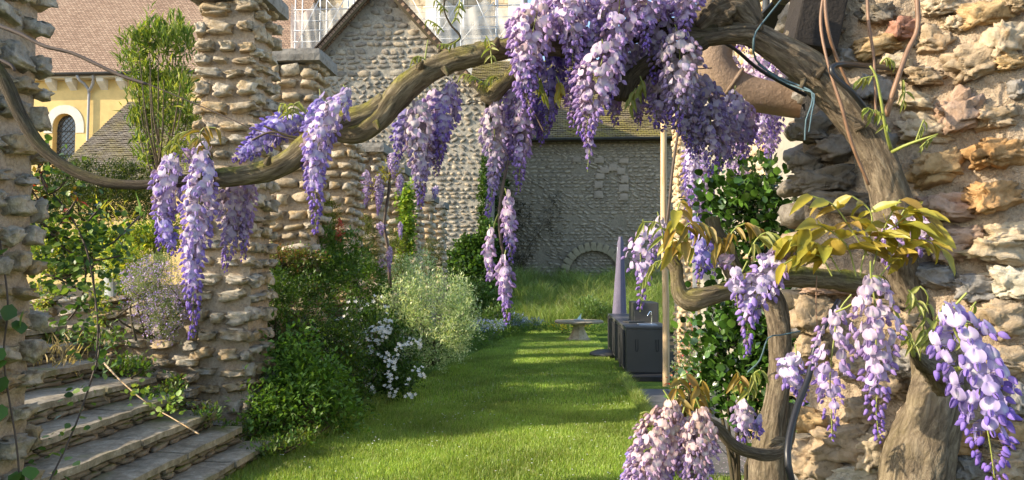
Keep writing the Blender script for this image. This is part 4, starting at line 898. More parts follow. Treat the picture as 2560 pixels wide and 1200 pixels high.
# climbing rose near the first pillar: arching stems with leaves
rs = thing('climbing_rose', 'straggling climbing rose with dark leaves and red young shoots by the nearest pillar', 'rose', (-3.15, 4.75, 0))
def rose_arm(pts, Y, r, nl, size, cols, side=.09, indiv=0, tip_red=False):
    q = spline(PT([(x, y, r, Y + dy) for x, y, dy in pts], Y), .02); k = np.sort(rng.choice(len(q), nl)); base_ = q[k, :3]; off = unit(nl); pos = base_ + off * side * rng.random((nl, 1)) ** .6
    V, F, UV, tri = tube_np(PT([(x, y, r, Y + dy) for x, y, dy in pts], Y), n=5, step=.06)
    ob('stem', mesh_np('stem', V, [tuple(f) for f in F.tolist()], MAT['twig_dark'], UV=UV), rs)
    return pos, off * .8 + np.array([0, -.2, -.15]), rng.uniform(.8, 1.2, nl)
acc = []
for pts, nl in (([(95, 420, 0), (120, 470, 0), (170, 530, 0), (215, 620, -.1), (235, 720, -.1), (245, 820, -.15), (240, 900, -.2)], 130), ([(230, 640, 0), (238, 750, 0), (250, 860, -.1), (225, 960, -.2), (190, 1060, -.3), (150, 1150, -.4), (120, 1210, -.5)], 110),
                ([(0, 480, 0), (50, 520, 0), (110, 560, 0), (160, 620, 0), (230, 650, 0), (300, 640, 0)], 220), ([(40, 560, 0), (20, 480, 0), (45, 430, .1), (110, 400, 0), (90, 430, 0)], 130),
                ([(0, 590, 0), (60, 600, 0), (130, 590, 0), (200, 570, 0), (250, 520, 0)], 180), ([(0, 640, -.1), (60, 670, 0), (130, 690, 0), (190, 720, 0)], 130), ([(100, 560, 0), (180, 600, .1), (260, 620, .1), (330, 560, .2), (350, 540, .3)], 110),
                ([(10, 520, 0), (90, 500, 0), (150, 470, 0), (175, 430, 0)], 150), ([(200, 600, 0), (215, 680, 0), (200, 760, 0), (170, 800, 0)], 90)):
    acc.append(rose_arm(pts, 4.75, 5, nl, .06, None, .16))
pos = np.vstack([a[0] for a in acc]); dr = np.vstack([a[1] for a in acc]); tn = np.concatenate([a[2] for a in acc])
leaves(rs, pos, dr, tn, .046, ROUND, [(.06, .12, .025), (.09, .17, .04), (.04, .08, .02), (.20, .30, .06)], indiv=280)
acc = [rose_arm(p, 4.7, 5, n_, .04, None, .05) for p, n_ in (([(95, 500, 0), (50, 430, 0), (15, 395, 0)], 14), ([(60, 480, 0), (100, 440, 0), (130, 405, 0)], 14), ([(120, 490, 0), (95, 420, 0), (110, 395, 0)], 14), ([(150, 560, 0), (190, 500, 0), (185, 480, 0)], 12))]
leaves(rs, np.vstack([a[0] for a in acc]), np.vstack([a[1] for a in acc]), np.concatenate([a[2] for a in acc]), .05, leaf_tpl(.5), [(.35, .05, .025), (.22, .07, .03), (.16, .12, .03)], name='young_leaves')
# ivy on the nearest pillar
iv = thing('ivy', 'a few large dark ivy leaves clinging to the nearest pillar', 'climber', (-2.95, 4.0, .3))
for px, py in ((30, 760), (8, 900), (15, 940), (60, 775), (5, 1010), (40, 800), (20, 620), (10, 870), (55, 1180), (20, 1190), (70, 1165)):
    p = P(px, py, 3.95); o = ob('leaf', mesh_np('leaf', ROUND[0], ROUND[1], MAT['leaf'], C=np.repeat(np.array([G1 if rnd.random() < .6 else G2]), 9, 0), smooth=False), iv, loc=p, rot=(R(-50) + rnd.gauss(0, .3), rnd.gauss(0, .3), R(180) + rnd.gauss(0, .6)), scale=(.10, .10, .10))
tube('stem', PT([(0, 600, 5), (20, 760, 5), (10, 900, 5), (40, 1100, 5), (50, 1210, 5)], 3.97), MAT['twig_dark'], iv, n=5)
# weeds on the stairs
for lab, bb in (('clump of green weeds where the middle steps meet the wall', [B(330, 920, 6.7, 40, 22), B(300, 930, 6.7, 30, 20)]), ('low weeds growing at the wall foot above the long dry stalk', [B(400, 990, 6.6, 55, 16), B(450, 960, 6.7, 30, 16), B(430, 1010, 6.4, 30, 12)]),
                ('weeds sprouting at the right end of the second step', [B(520, 1040, 6.5, 40, 10), B(600, 1080, 6.9, 30, 14)]), ('weeds and leaf litter at the foot of the stairs beside the lawn', [B(700, 1110, 6.6, 50, 14), B(650, 1125, 6.5, 35, 10), B(760, 1090, 6.9, 40, 14)]),
                ('tuft of weeds on a high step beside the wall', [B(150, 850, 6.8, 50, 12), B(260, 850, 6.9, 60, 14)]), ('small sprig of weeds low at the nearest pillar foot', [B(70, 1190, 5.0, 30, 16)])):
    bush('weeds', lab, 'weeds', bb, 420, .045, [G2, G3, (.10, .12, .03), (.14, .20, .04)], nst=4, up=.8, group='weeds on the stairs', clump=5)
dt = thing('dry_tuft', 'straw coloured tuft of dry grass on an upper step', 'grass tuft', (P(148, 915, 6.0).x, 6.0, .75))
q, d, tn = scatter([B(148, 905, 6.2, 14, 10)], 90, .1, 5, up=1.3); leaves(dt, q, d, tn, .12, leaf_tpl(.05), [(.5, .42, .25), (.4, .32, .18)])
ds = thing('dry_stalk', 'long bent dry stalk lying across the steps', 'stalk', (P(400, 1000, 6.0).x, 6.0, .5))
tube('stem', PT([(258, 905, 6, 6.4), (300, 950, 4, 6.25), (370, 1010, 4, 6.15), (430, 1045, 3, 6.05), (497, 1085, 4, 5.95)]), MAT['post'], ds, n=6)
q, d, tn = scatter([B(345, 985, 6.1, 26, 12), B(430, 1015, 6.0, 26, 10), B(395, 1015, 6, 6, 18)], 60, .07, 4, up=.3); leaves(ds, q, d, tn, .05, ROUND, [(.2, .32, .06), (.28, .36, .08)], 'young_leaves')
# plants at the house
MAT['camellia'] = leaf_mat('camellia leaf', .18, .25, .6)
cm = thing('camellia', 'glossy dark green evergreen shrub growing against the house wall', 'shrub', (P(1870, 700, 4.0).x, 4.0, 0))
cb = [B(1860, 500, 4.0, 85, 50), B(1920, 520, 4.0, 55, 50), B(1900, 450, 4.1, 40, 28), B(1820, 530, 4.0, 45, 35), B(1870, 620, 4.1, 90, 60), B(1860, 900, 4.0, 100, 90), B(1800, 850, 4.1, 60, 60), B(1950, 880, 3.9, 60, 110), B(1880, 760, 4.1, 90, 90), B(1820, 960, 4.0, 70, 60), B(1930, 1000, 3.9, 60, 80)]
q, d, tn = scatter(cb, 4200, .05, 7, spread=.9, up=.5); leaves(cm, q, d, tn, .044, ROUND, [(.03, .075, .012), (.05, .11, .016), G2, (.02, .05, .01)], indiv=300, var=.25, mat=MAT['camellia'])
stems(cm, (P(1870, 700, 4.0).x, 4.0, 0), [b[0] for b in cb], .014)
t = bush('rock_rose', 'thin grey-green shrub with small red flowers at the house corner', 'shrub', [B(1725, 900, 7.6, 28, 90), B(1710, 960, 7.6, 35, 50)], 900, .04, [(.2, .25, .15), G2], nst=8, up=.6)
q, d, tn = scatter([B(1715, 900, 7.5, 30, 90), B(1700, 960, 7.5, 30, 40)], 90, .03, 3); leaves(t, q, d, tn, .028, leaf_tpl(.9), [(.42, .05, .06), (.5, .12, .06)], 'flowers')

# ================================================================ near wall on the right
WY = lambda px: 2.12 - (px - 1990) / 570 * .20          # the wall face comes slightly nearer to the right
nw = thing('rubble_wall', 'big sunlit wall of honey coloured rubble stones in rough mortar on the near right', 'wall', (1.0, 2.1, 0))
n, m = 150, 260; a0, b0 = P(2022, 600, WY(2022)), P(2750, 600, WY(2750)); a0.z = b0.z = 0
V = []
for j in range(m + 1):
    for i in range(n + 1):
        p = a0.lerp(b0, i / n); p.z = 3.3 * j / m
        d = .026 * noise.noise(p * 5) + .018 * noise.noise(p * 11) + .011 * noise.noise(p * 27) + .006 * noise.noise(p * 60)
        if i == 0: p.x += .03 * noise.noise(Vector((0, 2, p.z * 6)))
        V.append((p.x, p.y + d, p.z))
i, j = np.meshgrid(np.arange(n), np.arange(m)); a = (j * (n + 1) + i).ravel(); F = np.stack([a, a + 1, a + n + 2, a + n + 1], -1)
k0 = len(V); V += [(x + .32, y + .75, z) for x, y, z in [V[0], V[n], V[m * (n + 1)], V[m * (n + 1) + n]]]
Fl = [tuple(f) for f in F.tolist()]
L = [j * (n + 1) for j in range(m + 1)]; Rr = [j * (n + 1) + n for j in range(m + 1)]
Fl += [tuple(L) + (k0 + 2, k0)]; Fl += [tuple(Rr[::-1]) + (k0 + 1, k0 + 3)]; Fl += [(k0, k0 + 2, k0 + 3, k0 + 1)]
ob('mortar', mesh_np('mortar', V, Fl, MAT['near_mortar'], smooth=True), nw)
NS = []   # px, py, w, h, tone, tilt
def z2(ox, oy, rows):
    for (x, y, w_, h_, c, tl) in rows: NS.append((ox + x / 2, oy + y / 2, w_ / 2, h_ / 2, c, tl))
z2(1900, 0, [(720, 140, 140, 100, 'r', 0), (590, 235, 230, 110, 'o', -8), (440, 290, 100, 70, 'g', 10), (1140, 65, 240, 130, 'o', -5), (920, 25, 190, 80, 'c', -6), (980, 115, 100, 80, 'c', 15), (1225, 210, 220, 170, 'c', 8), (1250, 315, 150, 80, 'o', 0), (1060, 310, 250, 170, 't', -18), (880, 205, 150, 110, 't', 20), (680, 315, 140, 90, 'c', 10),
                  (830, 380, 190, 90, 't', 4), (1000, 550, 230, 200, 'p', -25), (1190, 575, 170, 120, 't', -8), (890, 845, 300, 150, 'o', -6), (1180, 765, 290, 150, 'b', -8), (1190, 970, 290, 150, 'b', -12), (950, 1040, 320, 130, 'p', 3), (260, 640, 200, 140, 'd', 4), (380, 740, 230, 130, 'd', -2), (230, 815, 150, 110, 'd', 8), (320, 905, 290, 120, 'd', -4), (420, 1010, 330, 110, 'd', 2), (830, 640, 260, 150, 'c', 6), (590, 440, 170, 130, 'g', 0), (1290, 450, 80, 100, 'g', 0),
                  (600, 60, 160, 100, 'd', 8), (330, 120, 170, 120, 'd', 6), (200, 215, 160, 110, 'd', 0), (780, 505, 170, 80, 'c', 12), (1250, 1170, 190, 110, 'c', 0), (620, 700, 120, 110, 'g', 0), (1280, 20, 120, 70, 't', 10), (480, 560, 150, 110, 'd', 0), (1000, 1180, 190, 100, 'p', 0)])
z2(1900, 600, [(960, 40, 190, 130, 'p', 8), (1170, 40, 330, 140, 'c', 3), (1275, 215, 220, 160, 'y', 0), (1080, 240, 210, 130, 'g', -4), (850, 175, 220, 120, 'g', 4), (1220, 390, 250, 190, 't', -6), (275, 380, 230, 190, 't', 4), (255, 545, 180, 125, 't', 0), (345, 240, 260, 70, 'p', 4), (240, 915, 170, 130, 'o', 10), (400, 1000, 310, 190, 't', -5), (290, 1110, 260, 180, 't', 6), (570, 1050, 200, 200, 'c', 0), (500, 860, 160, 130, 't', 0), (1020, 1000, 190, 180, 'b', 12), (1300, 790, 140, 170, 'g', 0),
                    (1060, 1140, 190, 130, 'g', 5), (470, 1175, 260, 90, 'y', -3), (740, 420, 170, 120, 't', 10), (470, 640, 180, 110, 't', 0), (640, 740, 170, 130, 't', 0), (770, 620, 200, 130, 'g', 0), (1250, 600, 210, 130, 't', 6), (1180, 690, 150, 110, 'p', 0), (980, 420, 180, 100, 'o', -6), (1240, 960, 180, 120, 'o', 0), (1230, 1110, 220, 130, 't', 4), (820, 1120, 240, 150, 't', 0), (640, 300, 240, 100, 't', 6)])
TONE = dict(r=(.33, .165, .11), o=(.40, .27, .13), g=(.24, .215, .18), c=(.44, .345, .22), t=(.35, .26, .16), p=(.37, .25, .17), b=(.40, .235, .10), d=(.19, .16, .12), y=(.48, .42, .30))  # d has the shade over the wall's left part painted into the stone
def near_stone_mat(key, c):
    a = NM('near stone ' + key); pos = a.pos(); n1 = a.noise(7, pos, 6, .7, .5); n2 = a.noise(26, pos, 6, .75); n3 = a.noise(95, pos, 4, .8)
    col = a.ramp(n1, [(.28, sc3(c, .55)), (.42, c), (.55, (c[0] * 1.12, c[1] * 1.18, c[2] * 1.3)), (.72, (c[0] * 1.05, c[1] * .82, c[2] * .6))])
    col = a.mix(1, col, a.ramp(n2, [(.3, (.45, .4, .35)), (.45, (.95, .95, .95)), (.7, (1.2, 1.2, 1.2))]), 'MULTIPLY')
    v = a.n('TexVoronoi', Scale=34, Vector=pos).outputs[0]
    h = a.math('ADD', a.math('ADD', n2, a.math('MULTIPLY', n3, .4)), a.math('MULTIPLY', v, .4)); return a.fin(col, .88, a.bump(h, 1.0, .008), .2)
NMAT = {k: near_stone_mat(k, c) for k, c in TONE.items()}
for idx, (px, py, w_, h_, c, tl) in enumerate(NS):
    Y = WY(px); ctr = P(px, py, Y - .028); k = Y / FPX
    V, F = rock(idx * 1.37 + 3, 4, .62, .42, .24, .06, (1, 1, 1.6)); sw, sh = w_ * k * 1.14, h_ * k * 1.14
    d = min(.13, .55 * (sw + sh) / 2 + .03); V = V * np.array([sw, d, sh])
    me = mesh_np('stone', V, F, NMAT[c], smooth=True)
    ob('stone', me, nw, loc=ctr + Vector((0, .01, 0)), rot=(rnd.gauss(0, .12), R(tl), rnd.gauss(0, .12)))
# filler pebbles in the mortar and the wall's ragged left edge
fill = [(P(2003 + rnd.uniform(-14, 14), y, 2.2), rnd.uniform(.07, .12), rnd.uniform(.05, .08)) for y in range(-60, 2600, 74)]
RKN = [mesh_np('edge stone', *rock(200 + i, 3, .66, .28, .13), NMAT[('d', 't', 't', 'g')[i % 4]]) for i in range(8)]
for p, a_, b_ in fill:
    ob('stone', rnd.choice(RKN), nw, loc=p + Vector((.02, .1, 0)), rot=(0, rnd.gauss(0, .12), rnd.gauss(0, .2)), scale=(a_, .22, b_))
for k in range(90):
    px, py = rnd.uniform(2060, 2600), rnd.uniform(-40, 1240); Y = WY(px)
    ob('pebble', rnd.choice(RKN), nw, loc=P(px, py, Y), rot=(rnd.random(), rnd.random(), rnd.random()), scale=(rnd.uniform(.015, .04), .03, rnd.uniform(.012, .025)))
# ---- eave over the wall
ev = thing('eave', 'roof overhang of pale boards and black felt above the near wall', 'roof', (.8, 2.6, 2.45))
def bx(name, pts, d, mat): return Geo().poly_extrude(pts, d).build(name, mat, ev)
MAT['board'] = plain('pale soffit board', (.42, .33, .23), .7, .2, 12)
bx('soffit_board', [P(1800, -60, 2.15), P(1990, -60, 2.3), P(1850, 44, 2.6), P(1830, 40, 2.5)], (0, .0, .03), MAT['board'])
bx('felt', [P(1960, -20, 2.35), P(2080, -40, 2.3), P(1945, 80, 2.75), P(1880, 60, 2.7)], (.01, 0, .02), MAT['dark'])
MAT['shade_dark'] = plain('painted shade', (.022, .017, .013), .85, .35, 14, .6, .008)
c = P(2052, 60, 2.06); Geo().box((c.x, 2.08, c.z + .07), (.12, .14, .30), ry=.22).build('shade_block', MAT['shade_dark'], ev, bevel=.006)  # added dark block, its colour stands in for shade at the wall's corner
# ---- clay drain pipe
dp = thing('drain_pipe', 'thick clay drain pipe with a bend, coming out of the near wall behind the vine', 'pipe', (.8, 2.4, 2.2))
tube('pipe', PT([(1790, 80, 92), (1785, 120, 92), (1787, 160, 90), (1815, 205, 88), (1870, 232, 84), (1940, 247, 80), (2030, 262, 78), (2100, 275, 76)], 2.28), MAT['clay'], dp, n=36, step=.01, cap=False)
tube('collar', PT([(1791, 96, 100), (1788, 112, 100)], 2.28), MAT['clay'], dp, n=36, step=.01)
tube('seam', PT([(1826, 208, 94), (1832, 212, 94)], 2.28), MAT['clay'], dp, n=36, step=.01)

# ================================================================ wisteria
def floret_tpl(kind, seed=0, hi=(6, 5)):
    """unit floret: +Y outward, +Z up, size 1 = standard petal width"""
    V, F, part = [], [], []
    def grid(fn, nu, nv, pt):
        b = len(V)
        for j in range(nv + 1):
            for i in range(nu + 1):
                V.append(fn(i / nu, j / nv)); part.append(pt(i / nu, j / nv))
        for j in range(nv):
            for i in range(nu):
                a = b + j * (nu + 1) + i; F.append((a, a + 1, a + nu + 2, a + nu + 1))
    r = random.Random(seed)
    if kind == 'open':
        fold = r.uniform(.1, .22); back = r.uniform(.15, .5)
        def banner(u, v):
            s = u * 2 - 1; wv = (math.sin(math.pi * min(1, v * .80 + .15)) ** .6) * .5; notch = .10 * max(0, 1 - abs(s) * 2.2) * v ** 3
            curl = .12 * abs(s) ** 3 * v + .05 * math.sin(s * 5 + seed)
            return (s * wv, -.04 - back * v * v * .7 - fold * abs(s) ** 1.3 * 1.2 - .10 * math.exp(-(s / .16) ** 2) * (.3 + v) + curl * .6, v * .78 - .14 - notch + .02 * math.sin(u * 9 + seed))
        def bl_(u, v):
            s = u * 2 - 1; return -math.exp(-(s / .42) ** 2 - ((v - .36) / .26) ** 2) - .001
        grid(banner, hi[0], hi[1], bl_)
        for sgn in (-1, 1):
            def wing(u, v, sgn=sgn):
                t = v; wd = .19 * math.sin(math.pi * min(1, t * .9 + .1)) ** .7; a = (u - .5) * 2.4
                return (sgn * (.02 + wd * .8 * math.cos(a)), .0 + .52 * t, -.10 - .24 * t * t + wd * 1.0 * math.sin(a) - .02)
            grid(wing, 3, 4, lambda u, v: 1.0)
    else:
        L = .62 if kind == 'half' else .5; rr = .2 if kind == 'half' else .15
        def bud(u, v):
            t = v; wd = rr * math.sin(math.pi * (t * .92 + .04)) ** .75; a = u * 6.2832
            return (wd * math.cos(a), .02 + L * .72 * t, wd * 1.25 * math.sin(a) + .04 - L * .5 * t * t)
        grid(bud, 6, 5, lambda u, v: .75 if v < .35 else 1.0)
    b = len(V)  # pedicel
    for (x, z) in ((-.018, 0), (.018, 0), (0, .03)): V.append((x, -.7, z - .12)); part.append(2)
    for (x, z) in ((-.018, 0), (.018, 0), (0, .03)): V.append((x, .0, z - .06)); part.append(2)
    F += [(b, b + 1, b + 4, b + 3), (b + 1, b + 2, b + 5, b + 4), (b + 2, b, b + 3, b + 5)]
    return np.array(V, float), np.array(F), np.array(part)
FTH = {'open': [floret_tpl('open', s, (12, 8)) for s in range(7)], 'half': [floret_tpl('half', s) for s in range(2)], 'bud': [floret_tpl('bud', 1)]}
FT = {'open': [floret_tpl('open', s) for s in range(4)], 'half': [floret_tpl('half', s) for s in range(2)], 'bud': [floret_tpl('bud', 1)]}
# tone: (standard petal top, standard petal bottom, keel top, keel bottom)
TON = {
 'near': ((.50, .42, .59), (.37, .30, .59), (.34, .24, .54), (.21, .14, .49)),
 'light': ((.66, .58, .69), (.50, .42, .67), (.45, .34, .61), (.28, .19, .53)),
 'violet': ((.46, .40, .68), (.36, .31, .63), (.31, .24, .58), (.22, .16, .50)),
 'dusty': ((.54, .45, .47), (.48, .41, .54), (.40, .30, .40), (.32, .25, .46)),
 'pink': ((.58, .47, .54), (.45, .36, .57), (.46, .33, .47), (.29, .19, .48)),
 'peach': ((.58, .42, .36), (.50, .40, .62), (.42, .29, .32), (.33, .24, .56)),
 'mauve': ((.66, .53, .62), (.51, .42, .62), (.50, .36, .54), (.35, .24, .53)),
}
def floret_colors(part, tone, t, tip, jit):
    a, b, c, d = [np.array(x) for x in TON[tone]]; st = a * (1 - t) + b * t; ke = c * (1 - t) + d * t
    if tip: st, ke = np.array([.30, .21, .54]), np.array([.24, .15, .48])
    C = np.zeros((len(part), 3))
    ban = part < 0; bf = (-part[ban])[:, None]; k = 1 - .65 * t
    C[ban] = st * (1 - bf * k * .85) + np.array([.84, .82, .66]) * bf * k * .85
    C[(part > .5) & (part < 2)] = ke; C[part == .75] = ke * .5 + np.array([.35, .22, .35]) * .5; C[part == 2] = (.20, .17, .10)
    return C * jit
RAC = []
def raceme(vine, pts, tone='light', fs=27, dens=1.0, indiv=False, taper=.35, buds=.12, label=None, t0=0.0, loose=1.0):
    """pts rows (px, py, width px, Y); fs = floret width in px"""
    q = spline(PT([(a, b, w_, Y) for a, b, w_, Y in pts]), .004); L = np.concatenate([[0], np.cumsum(np.linalg.norm(np.diff(q[:, :3], axis=0), axis=1))]); LL = L[-1]
    Ym = pts[0][3]; f0 = fs / FPX * Ym * 1.0; rmean = q[:, 3].mean()
    nf = int(dens * (LL / f0) * (2 * math.pi * max(rmean, f0 * .5) / f0) * 1.25) + 4
    top = Vector(q[0][:3])
    V, F, UV, tri = tube_np([(*(top + Vector((rnd.gauss(0, .01), rnd.gauss(0, .01), .03))), .0015)] + [(*q[int(k)][:3], .0017 * (1 - .6 * k / len(q))) for k in np.linspace(0, len(q) - 1, 6)], n=5, step=.03)
    rc = ob('raceme', mesh_np('rachis', V, [tuple(f) for f in F.tolist()], MAT['stem_green'], UV=UV), vine)
    if label: rc['label'] = label
    Vs, Fs, Cs, bb = [], [], [], 0
    for k in range(nf):
        t = (k + rnd.random()) / nf; t = t ** .92; s = t * LL; i = min(len(q) - 1, int(np.searchsorted(L, s)))
        c = Vector(q[i][:3]); rad = q[i][3]; ax = Vector(q[min(i + 1, len(q) - 1)][:3] - q[max(i - 1, 0)][:3]).normalized()
        prof = min(1, .55 + t * 4) * (1 - (1 - taper) * max(0, t - .3) / .7)
        a = k * 2.39996 + rnd.gauss(0, .35); u = ax.cross(Vector((0, 1, 0))); u = (u if u.length > .1 else ax.cross(Vector((1, 0, 0)))).normalized(); v = ax.cross(u)
        od = (u * math.cos(a) + v * math.sin(a)).normalized()
        sz = f0 * rnd.uniform(.85, 1.15) * (1 - .45 * max(0, t - .55) / .45)
        rr = max(.25 * sz, rad * prof - sz * .35) * rnd.uniform(.65, 1.05) * loose
        kind = 'open' if t < 1 - buds * 2 - rnd.random() * .12 else ('half' if t < 1 - buds or rnd.random() < .4 else 'bud')
        if kind == 'open' and rnd.random() < .16: kind = 'half'
        tV, tF, part = rnd.choice((FTH if indiv else FT)[kind]); y = (od + Vector((0, 0, rnd.uniform(-.45, .12))) + Vector((rnd.gauss(0, .2), rnd.gauss(0, .2), 0))).normalized()
        up_ = Vector((0, 0, 1)); x = y.cross(up_).normalized(); z = x.cross(y); ro = rnd.gauss(0, .3); x2 = x * math.cos(ro) + z * math.sin(ro); z2_ = x2.cross(y)
        M3 = np.array([[x2[i_], y[i_], z2_[i_]] for i_ in range(3)]); pos = np.array(c + od * rr + ax * rnd.gauss(0, .004) + Vector((0, 0, sz * .25)))
        tt = min(1, max(0, t + t0 + rnd.gauss(0, .12))); C = floret_colors(part, tone, tt, kind == 'bud' or (kind == 'half' and t > .8 and rnd.random() < .6), rnd.uniform(.8, 1.15))
        if rnd.random() < .035 and tone in ('peach', 'dusty', 'mauve', 'light'): C = C * .5 + np.array([.30, .19, .10]) * .5
        if indiv:
            me = mesh_np('floret', tV, tF, MAT['petal'], C=C); o = bpy.data.objects.new('floret', me); COL.objects.link(o); o.parent = rc
            M4 = Matrix(M3.tolist()).to_4x4() @ Matrix.Scale(sz, 4); M4.translation = Vector(pos) - base(rc); o.matrix_basis = M4
        else:
            Vs.append((tV * sz) @ M3.T + pos); Fs.append(tF + bb); Cs.append(C); bb += len(tV)
    if not indiv:
        o = ob('florets', mesh_np('florets', np.vstack(Vs), np.vstack(Fs), MAT['petal'], C=np.vstack(Cs)), rc); o['kind'] = 'stuff'
    return nf
# ---- compound leaves
def leaflet_mesh(w_, droop, fold=.18):
    V = []; nv = 8
    for j in range(nv + 1):
        t = j / nv; wd = w_ * .5 * (math.sin(math.pi * t ** .8) ** .8) * (1 - .25 * t) + .004; z = -droop * t * t
        for s in (-1, -.5, 0, .5, 1): V.append((s * wd, t, z + fold * abs(s) * wd * 2 + .015 * math.sin(j * 2.1) * abs(s)))
    i, j = np.meshgrid(np.arange(4), np.arange(nv)); a = (j * 5 + i).ravel(); return np.array(V), np.stack([a, a + 1, a + 6, a + 5], -1)
LFM = [mesh_np('leaflet', *leaflet_mesh(w_, dr, fo), MAT['bronze']) for w_, dr, fo in ((.42, .12, .25), (.38, .3, .4), (.44, .4, .25), (.36, .2, .6), (.46, .05, .2))]
MAT['bronze_g'] = leaf_mat('young green wisteria leaf', .35, .4, .4, False, [(.24, .28, .06), (.30, .30, .09), (.20, .26, .05)])
MAT['bronze_b'] = leaf_mat('bronze wisteria leaf', .3, .4, .4, False, [(.26, .16, .04), (.32, .22, .05), (.22, .17, .04)])
LFG = [mesh_np('leaflet', *leaflet_mesh(w_, dr, fo), MAT['bronze_g']) for w_, dr, fo in ((.26, .3, .6), (.22, .5, .7), (.3, .2, .5))]
LFB = [mesh_np('leaflet', *leaflet_mesh(w_, dr, fo), MAT['bronze_b']) for w_, dr, fo in ((.30, .25, .5), (.26, .5, .7), (.34, .15, .3))]
def comp_leaf(vine, pts, npairs=4, size=60, ms=None, hang=.9, Y=1.7, spread=.8):
    """compound leaf: rachis through pixel points; leaflets size in px, hanging"""
    rows = PT([(a, b, 4, (c[0] if c else Y)) for a, b, *c in pts], Y); q = spline(rows, .005); V, F, UV, tri = tube_np(rows, n=5, step=.01)
    lf = ob('leaf', mesh_np('leaf stalk', V, [tuple(f) for f in F.tolist()], MAT['stem_green'], UV=UV), vine); s0 = size / FPX * Y
    for k in range(npairs + 1):
        t = .3 + .7 * k / npairs; i = min(len(q) - 1, int(t * (len(q) - 1))); c = Vector(q[i][:3]); ax = Vector(q[min(i + 1, len(q) - 1)][:3] - q[max(0, i - 2)][:3]).normalized()
        for sgn in ((-1, 1) if k < npairs else (0,)):
            side = ax.cross(Vector((0, .3, 1))).normalized() * sgn * spread
            d = (side + ax * .55 + Vector((rnd.gauss(0, .12), rnd.gauss(-.1, .25), -hang * rnd.uniform(.6, 1.2)))).normalized(); s = s0 * rnd.uniform(.8, 1.15) * (1 if sgn == 0 else .75 + .25 * math.sin(math.pi * (t - .1)))
            up_ = Vector((rnd.gauss(0, .3), -.75, .65)); x = d.cross(up_).normalized(); z = x.cross(d)
            o = bpy.data.objects.new('leaflet', rnd.choice(ms or LFM)); COL.objects.link(o); o.parent = lf
            M4 = Matrix([[x[r_], d[r_], z[r_]] for r_ in range(3)]).to_4x4() @ Matrix.Scale(s, 4); M4.translation = c - base(lf); o.matrix_basis = M4
    return lf

# ---- the arching vine
wv = thing('wisteria_vine', 'long arching wisteria vine with mossy branch and hanging violet racemes across the view', 'wisteria', (P(2250, 1100, 1.85).x, 1.85, 0))
def br(name, rows, mat, vine=None, **kw):
    d = dict(n=22, step=.008, amp=.16, freq=7, ridges=4, twist=9, seed=len(rows) * 1.7 + rows[0][0] * .01); d.update(kw)
    return tube(name, PT(rows), MAT[mat], wv if vine is None else vine, **d)
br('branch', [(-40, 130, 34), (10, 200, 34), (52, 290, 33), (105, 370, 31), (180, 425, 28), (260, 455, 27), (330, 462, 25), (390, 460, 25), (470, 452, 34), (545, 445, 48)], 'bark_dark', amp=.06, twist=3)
br('branch', [(520, 448, 44), (560, 443, 52), (620, 438, 52), (680, 424, 54), (730, 398, 56), (775, 360, 60), (830, 325, 62), (880, 300, 62), (925, 283, 58), (965, 255, 58)], 'bark')
br('branch', [(820, 318, 40), (862, 334, 46), (905, 330, 50), (950, 296, 58), (985, 250, 62), (1020, 212, 66), (1065, 180, 66), (1120, 156, 62), (1180, 140, 58), (1230, 128, 56), (1290, 118, 52), (1350, 112, 54), (1420, 118, 52)], 'bark', twist=6)
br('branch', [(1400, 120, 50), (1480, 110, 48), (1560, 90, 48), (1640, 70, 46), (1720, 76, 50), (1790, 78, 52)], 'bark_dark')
br('branch', [(1700, 92, 52), (1760, 92, 50), (1820, 84, 52), (1880, 86, 62), (1940, 120, 72), (2010, 165, 82), (2070, 220, 84), (2120, 280, 82), (2165, 340, 80), (2195, 400, 84), (2212, 450, 88), (2225, 500, 90), (2240, 620, 96)], 'bark_bare', n=40, amp=.13, twist=4, ridges=6)
br('trunk', [(2235, 600, 90, 1.93), (2262, 700, 70, 2.0), (2300, 820, 64, 2.0), (2330, 900, 90, 1.92), (2345, 960, 105, 1.88), (2328, 1030, 120, 1.85), (2300, 1110, 128, 1.85), (2278, 1210, 136, 1.85), (2275, 1400, 160, 1.85), (2290, 2000, 190, 1.85), (2300, 2900, 230, 1.85)], 'bark_bare', n=56, amp=.17, twist=4, step=.01, ridges=7)
br('trunk', [(2380, 930, 90), (2352, 990, 110), (2330, 1080, 110), (2310, 1200, 120)], 'bark_bare', n=30, amp=.14)
br('knot', [(2290, 905, 44), (2330, 890, 64), (2370, 915, 58), (2385, 960, 50)], 'bark_bare', amp=.25)
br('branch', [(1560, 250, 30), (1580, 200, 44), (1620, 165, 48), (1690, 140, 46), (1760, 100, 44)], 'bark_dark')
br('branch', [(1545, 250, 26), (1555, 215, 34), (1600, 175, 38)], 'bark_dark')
br('branch', [(1205, 215, 22), (1222, 240, 44), (1250, 218, 42), (1275, 195, 36), (1300, 160, 34), (1330, 130, 40)], 'bark', amp=.25)
br('knot', [(1740, 70, 60), (1790, 30, 95), (1840, 20, 90), (1890, 60, 50)], 'bark_bare', amp=.35)
br('branch', [(1790, 30, 40), (1800, -30, 44), (1815, -120, 46)], 'bark_bare')
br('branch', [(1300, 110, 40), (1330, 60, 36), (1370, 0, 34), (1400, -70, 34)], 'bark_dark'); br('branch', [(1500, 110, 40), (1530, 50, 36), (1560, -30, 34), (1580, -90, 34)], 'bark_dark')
br('spur', [(1195, 128, 10), (1185, 118, 16), (1200, 112, 18), (1215, 122, 12)], 'bark', amp=.3)
br('twig', [(-10, 62, 11), (50, 85, 11), (110, 115, 10), (180, 133, 9), (240, 160, 9), (300, 188, 9), (365, 210, 8)], 'twig_dark', n=8, amp=.15)
